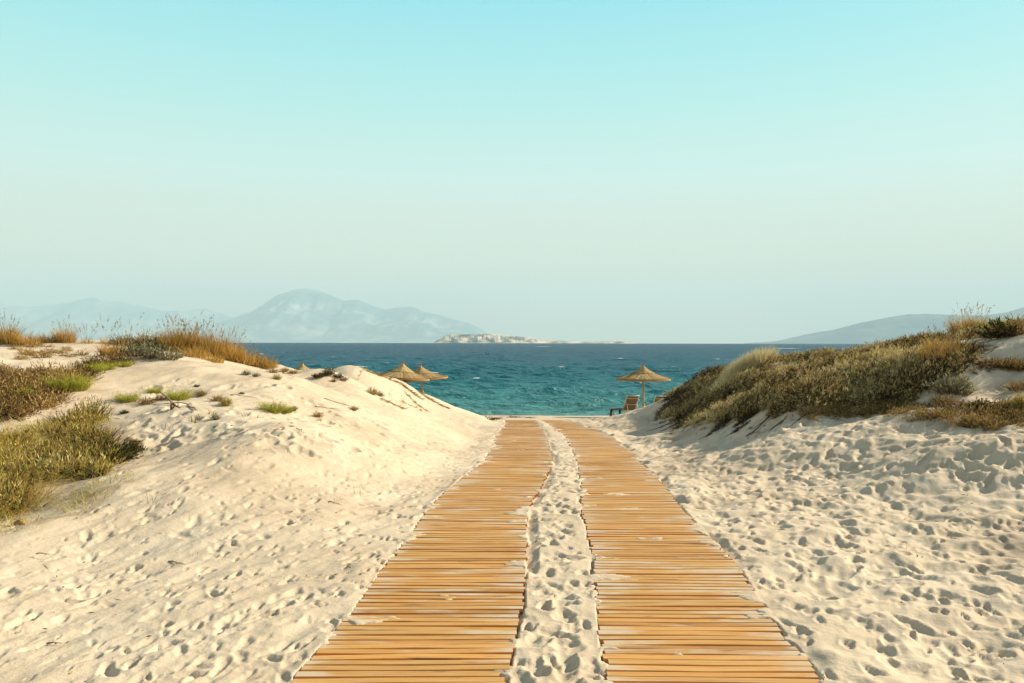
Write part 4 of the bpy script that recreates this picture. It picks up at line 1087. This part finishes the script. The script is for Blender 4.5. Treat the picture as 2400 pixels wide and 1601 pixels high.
def make_parasol():
    root = empty('thatched_parasol', (0, 0, 0))
    mb = MB(); mb.tube([(0, 0, -.4), (.004, 0, .7), (-.004, 0, 1.5), (0, 0, 2.2)], [.052, .050, .047, .044], 10); mb.build('pole', M_POLE, root)
    lo = MB(); lo.lathe([(.05, 2.12), (.45, 1.965), (.8, 1.845), (1.17, 1.735), (1.18, 1.70), (.8, 1.80), (.45, 1.92), (.05, 2.07)], 48); c = lo.build('canopy', M_UNDER, root)
    link('straw', pmesh('straw', thatch(.06, 2.13, 1.19, 1.735, 2600, .02, .03), M_THATCH), None, c)
    bd = MB()
    for k in range(2): bd.lathe([(1.20+.008*k, 1.735-.03*k), (1.225, 1.715-.03*k), (1.215, 1.69-.02*k), (1.18, 1.70-.02*k)], 48, .006)
    bd.build('rim_binding', M_BAND, c)
    up = MB(); up.lathe([(.05, 2.25), (.2, 2.13), (.36, 2.035), (.5, 1.965), (.51, 1.935), (.36, 1.995), (.2, 2.08), (.05, 2.2)], 40); u = up.build('upper_tier', M_UNDER, root)
    link('straw', pmesh('straw', thatch(.05, 2.26, .51, 1.975, 1100, .03, .02), M_THATCH), None, u)
    b2 = MB(); b2.lathe([(.505, 1.985), (.535, 1.965), (.53, 1.925), (.49, 1.935)], 40, .01); b2.build('rim_binding', M_BAND, u)
    f = MB(); f.lathe([(.11, 2.19), (.065, 2.25), (.045, 2.31), (.042, 2.34)], 14, .05); fo = f.build('finial', M_THATCH_S, root)
    t = MB(); t.lathe([(.040, 2.325), (.062, 2.335), (.062, 2.36), (.045, 2.37)], 14, .05); t.build('tie', M_BAND, fo)
    tk = blades(150, .045, (.06, .10), .010, .45, .25, 2, (.2, .8)); tk = (tk[0]+np.array([0, 0, 2.355]), tk[1], tk[2])
    link('straw_knot', pmesh('straw_knot', tk, M_KNOT), None, fo)
    for k in range(8):
        r = MB(); a = k*math.pi/4
        r.tube([(.05*math.cos(a), .05*math.sin(a), 2.02), (1.12*math.cos(a), 1.12*math.sin(a), 1.70)], .014, 5); r.build('rib', M_POLE, root)
    s = MB(); s.lathe([(.05, .485), (.235, .485), (.245, .475), (.235, .455), (.05, .455)], 24); s.build('table_ring', M_POLE, root)
    return root
M_THATCH_S = simple('bound_straw', (.50, .36, .17), .85, .3, 30, sc=(6, 6, .5))
M_KNOT = foliage('knot_straw', [(0, (.22, .11, .04)), (1, (.46, .28, .11))], .1)
par = make_parasol()
PARS = [(1508, 36.0, 0.0, 0, 1.0, 'thatched parasol on a bare pole standing beside the sun lounger'), (935, 36.3, 4.5, .6, 1.04, 'thatched parasol leaning seaward, its foot hidden behind the left dune'), (996, 37.5, -5.0, 1.9, 1.02, 'thatched parasol tilted towards the dune, nearest to the open sea gap'),
        (707, 38.5, 1.0, 3.0, 1.08, 'parasol of which only the peak shows over the back hummock'), (778, 41.0, -1.5, 4.0, 1.03, 'parasol of which just the straw knot shows beside the leafy hummock')]
for i, (px, Y, tilt, rz, s, lb) in enumerate(PARS):
    o = par if i == 0 else copy_tree(par)
    x = (px-CX)*Y/F
    o.location = (x, Y, float(Hb(x, Y))); o.rotation_euler = (0, math.radians(tilt), 0); o.scale = (s, s, s)
    tag(o, lb, 'parasol', 'thatched parasols on the beach')

# ================================================================== sun loungers
M_ALU = simple('beige_tube', (.52, .42, .29), .45, .1, 8, .5)
M_SLING = simple('brown_sling', (.15, .105, .062), .85, .2, 60, .2)
M_BLACK = simple('dark_frame', (.03, .027, .025), .6, .2, 20)
def make_lounger():
    root = empty('sun_lounger', (0, 0, 0))
    f = MB()
    for y in (-.31, .31): f.tube([(-.05, y, .32), (.9, y, .32), (1.93, y, .31)], .021, 8)
    for x in (-.05, .62, 1.3, 1.93): f.tube([(x, -.31, .315), (x, .31, .315)], .017, 6)
    f.build('frame', M_ALU, root)
    for x, dx in ((.12, -.08), (1.72, .08)):
        for y in (-.31, .31):
            l = MB(); l.tube([(x, y, .31), (x+dx, y*1.06, 0)], [.022, .019], 7); l.build('leg', M_ALU, root)
            l = MB(); l.tube([(x+.16, y, .31), (x+.16-dx*.3, y*1.06, 0)], [.02, .018], 7); l.build('leg', M_ALU, root)
    s = MB(); rows = []
    for i in range(9):
        x = .66+1.24*i/8; rows.append([(x, y, .318-.018*math.sin(math.pi*i/8)*(1-(y/.3)**2)) for y in (-.295, -.15, 0, .15, .295)])
    s.quadgrid(rows); rows = [[(p[0], p[1], p[2]-.006) for p in r] for r in rows]; s.quadgrid(rows[::-1]); s.build('seat', M_SLING, root)
    ang = math.radians(54); bx = .66; L = .84
    def B(t, y, o=0): return (bx-math.cos(ang)*L*t+o*math.sin(ang), y, .33+math.sin(ang)*L*t+o*math.cos(ang))
    b = MB(); rows = [[B(i/8., y, -.015*math.sin(math.pi*i/8)) for y in (-.27, -.13, 0, .13, .27)] for i in range(9)]
    b.quadgrid(rows); b.quadgrid([[(p[0]-.004, p[1], p[2]-.004) for p in r] for r in rows[::-1]]); bk = b.build('backrest', M_SLING, root)
    fr = MB()
    for y in (-.285, .285): fr.tube([B(0, y), B(.5, y), B(1.03, y)], .020, 8)
    for t in (.03, .42, .85, 1.02): fr.tube([B(t, -.285, -.02), B(t, 0, -.045), B(t, .285, -.02)], .016, 6)
    fr.build('back_frame', M_ALU, bk)
    st = MB()
    for y in (-.24, .24): st.tube([B(.6, y, -.02), (.12, y, .32)], .013, 6)
    st.build('prop', M_ALU, root)
    return root
lg = make_lounger()
heading = math.atan2(.975, -.22)
LG = [(1476, 34.0, heading, 'beige framed sun lounger with brown sling back left of the parasol pole'), (1541, 35.2, heading+.05, 'sun lounger mostly hidden behind the dune tip right of the pole')]
for i, (px, Y, rz, lb) in enumerate(LG):
    o = lg if i == 0 else copy_tree(lg)
    x = (px-CX)*Y/F; k = .95
    o.location = (x-math.cos(rz)*.55, Y-math.sin(rz)*.55, float(Hb(x, Y))+.01); o.rotation_euler = (0, 0, rz); o.scale = (k, k, k)
    tag(o, lb, 'sun lounger', 'sun loungers under the parasol')
def low_table(px, Y):
    x = (px-CX)*Y/F
    root = empty('low_table', (x, Y, float(Hb(x, Y)))); tag(root, 'low dark table with splayed legs on the sand left of the lounger', 'table')
    t = MB(); t.box((0, 0, .36), (.50, .45, .035)); t.build('tabletop', M_BLACK, root, False)
    for sx_ in (-1, 1):
        for sy_ in (-1, 1):
            l = MB(); l.tube([(sx_*.17, sy_*.17, .345), (sx_*.22, sy_*.2, 0)], [.026, .022], 7); l.build('leg', M_BLACK, root)
low_table(1443, 34.2)

# ================================================================== litter on the sand
def litter():
    n = 2600
    items = []
    ys = np.exp(pr.uniform(math.log(3.2), math.log(28), n)); xs = pr.uniform(-.72, .72, n)*(ys+1)
    dens = fbm(xs/1.2, ys/1.2, 3, 88)
    keep = (dens > -.02) & ~(((xs > eX(E_LL, ys)) & (xs < eX(E_LR, ys))) | ((xs > eX(E_RL, ys)) & (xs < eX(E_RR, ys))))
    xs, ys = xs[keep], ys[keep]; n = len(xs)
    i = np.clip(np.searchsorted(ss, np.log(ys+AP)), 0, nr-1); j = np.clip(np.searchsorted(uu, xs/(ys+AP)), 0, nc-1)
    zs = sz[i, j]+.003
    d = pr.normal(0, 1, (n, 3)); d[:, 2] = np.abs(pr.normal(0, .18, n)); d = nrm(d)
    L = np.minimum(pr.exponential(.022, n)+.008, .10)
    p = np.stack([xs, ys, zs], 1)
    V, Q, T = leaves_at(p, d, L[:, None], .006+.006*pr.uniform(0, 1, n)[:, None], pr.uniform(0, 1, n))
    o = link('plant_litter', pmesh('plant_litter', (V, Q, T), F_BROWN)); tag(o, 'brown bits of dry stalk strewn over the sand', 'litter', kind='stuff')
litter()
make_ground()
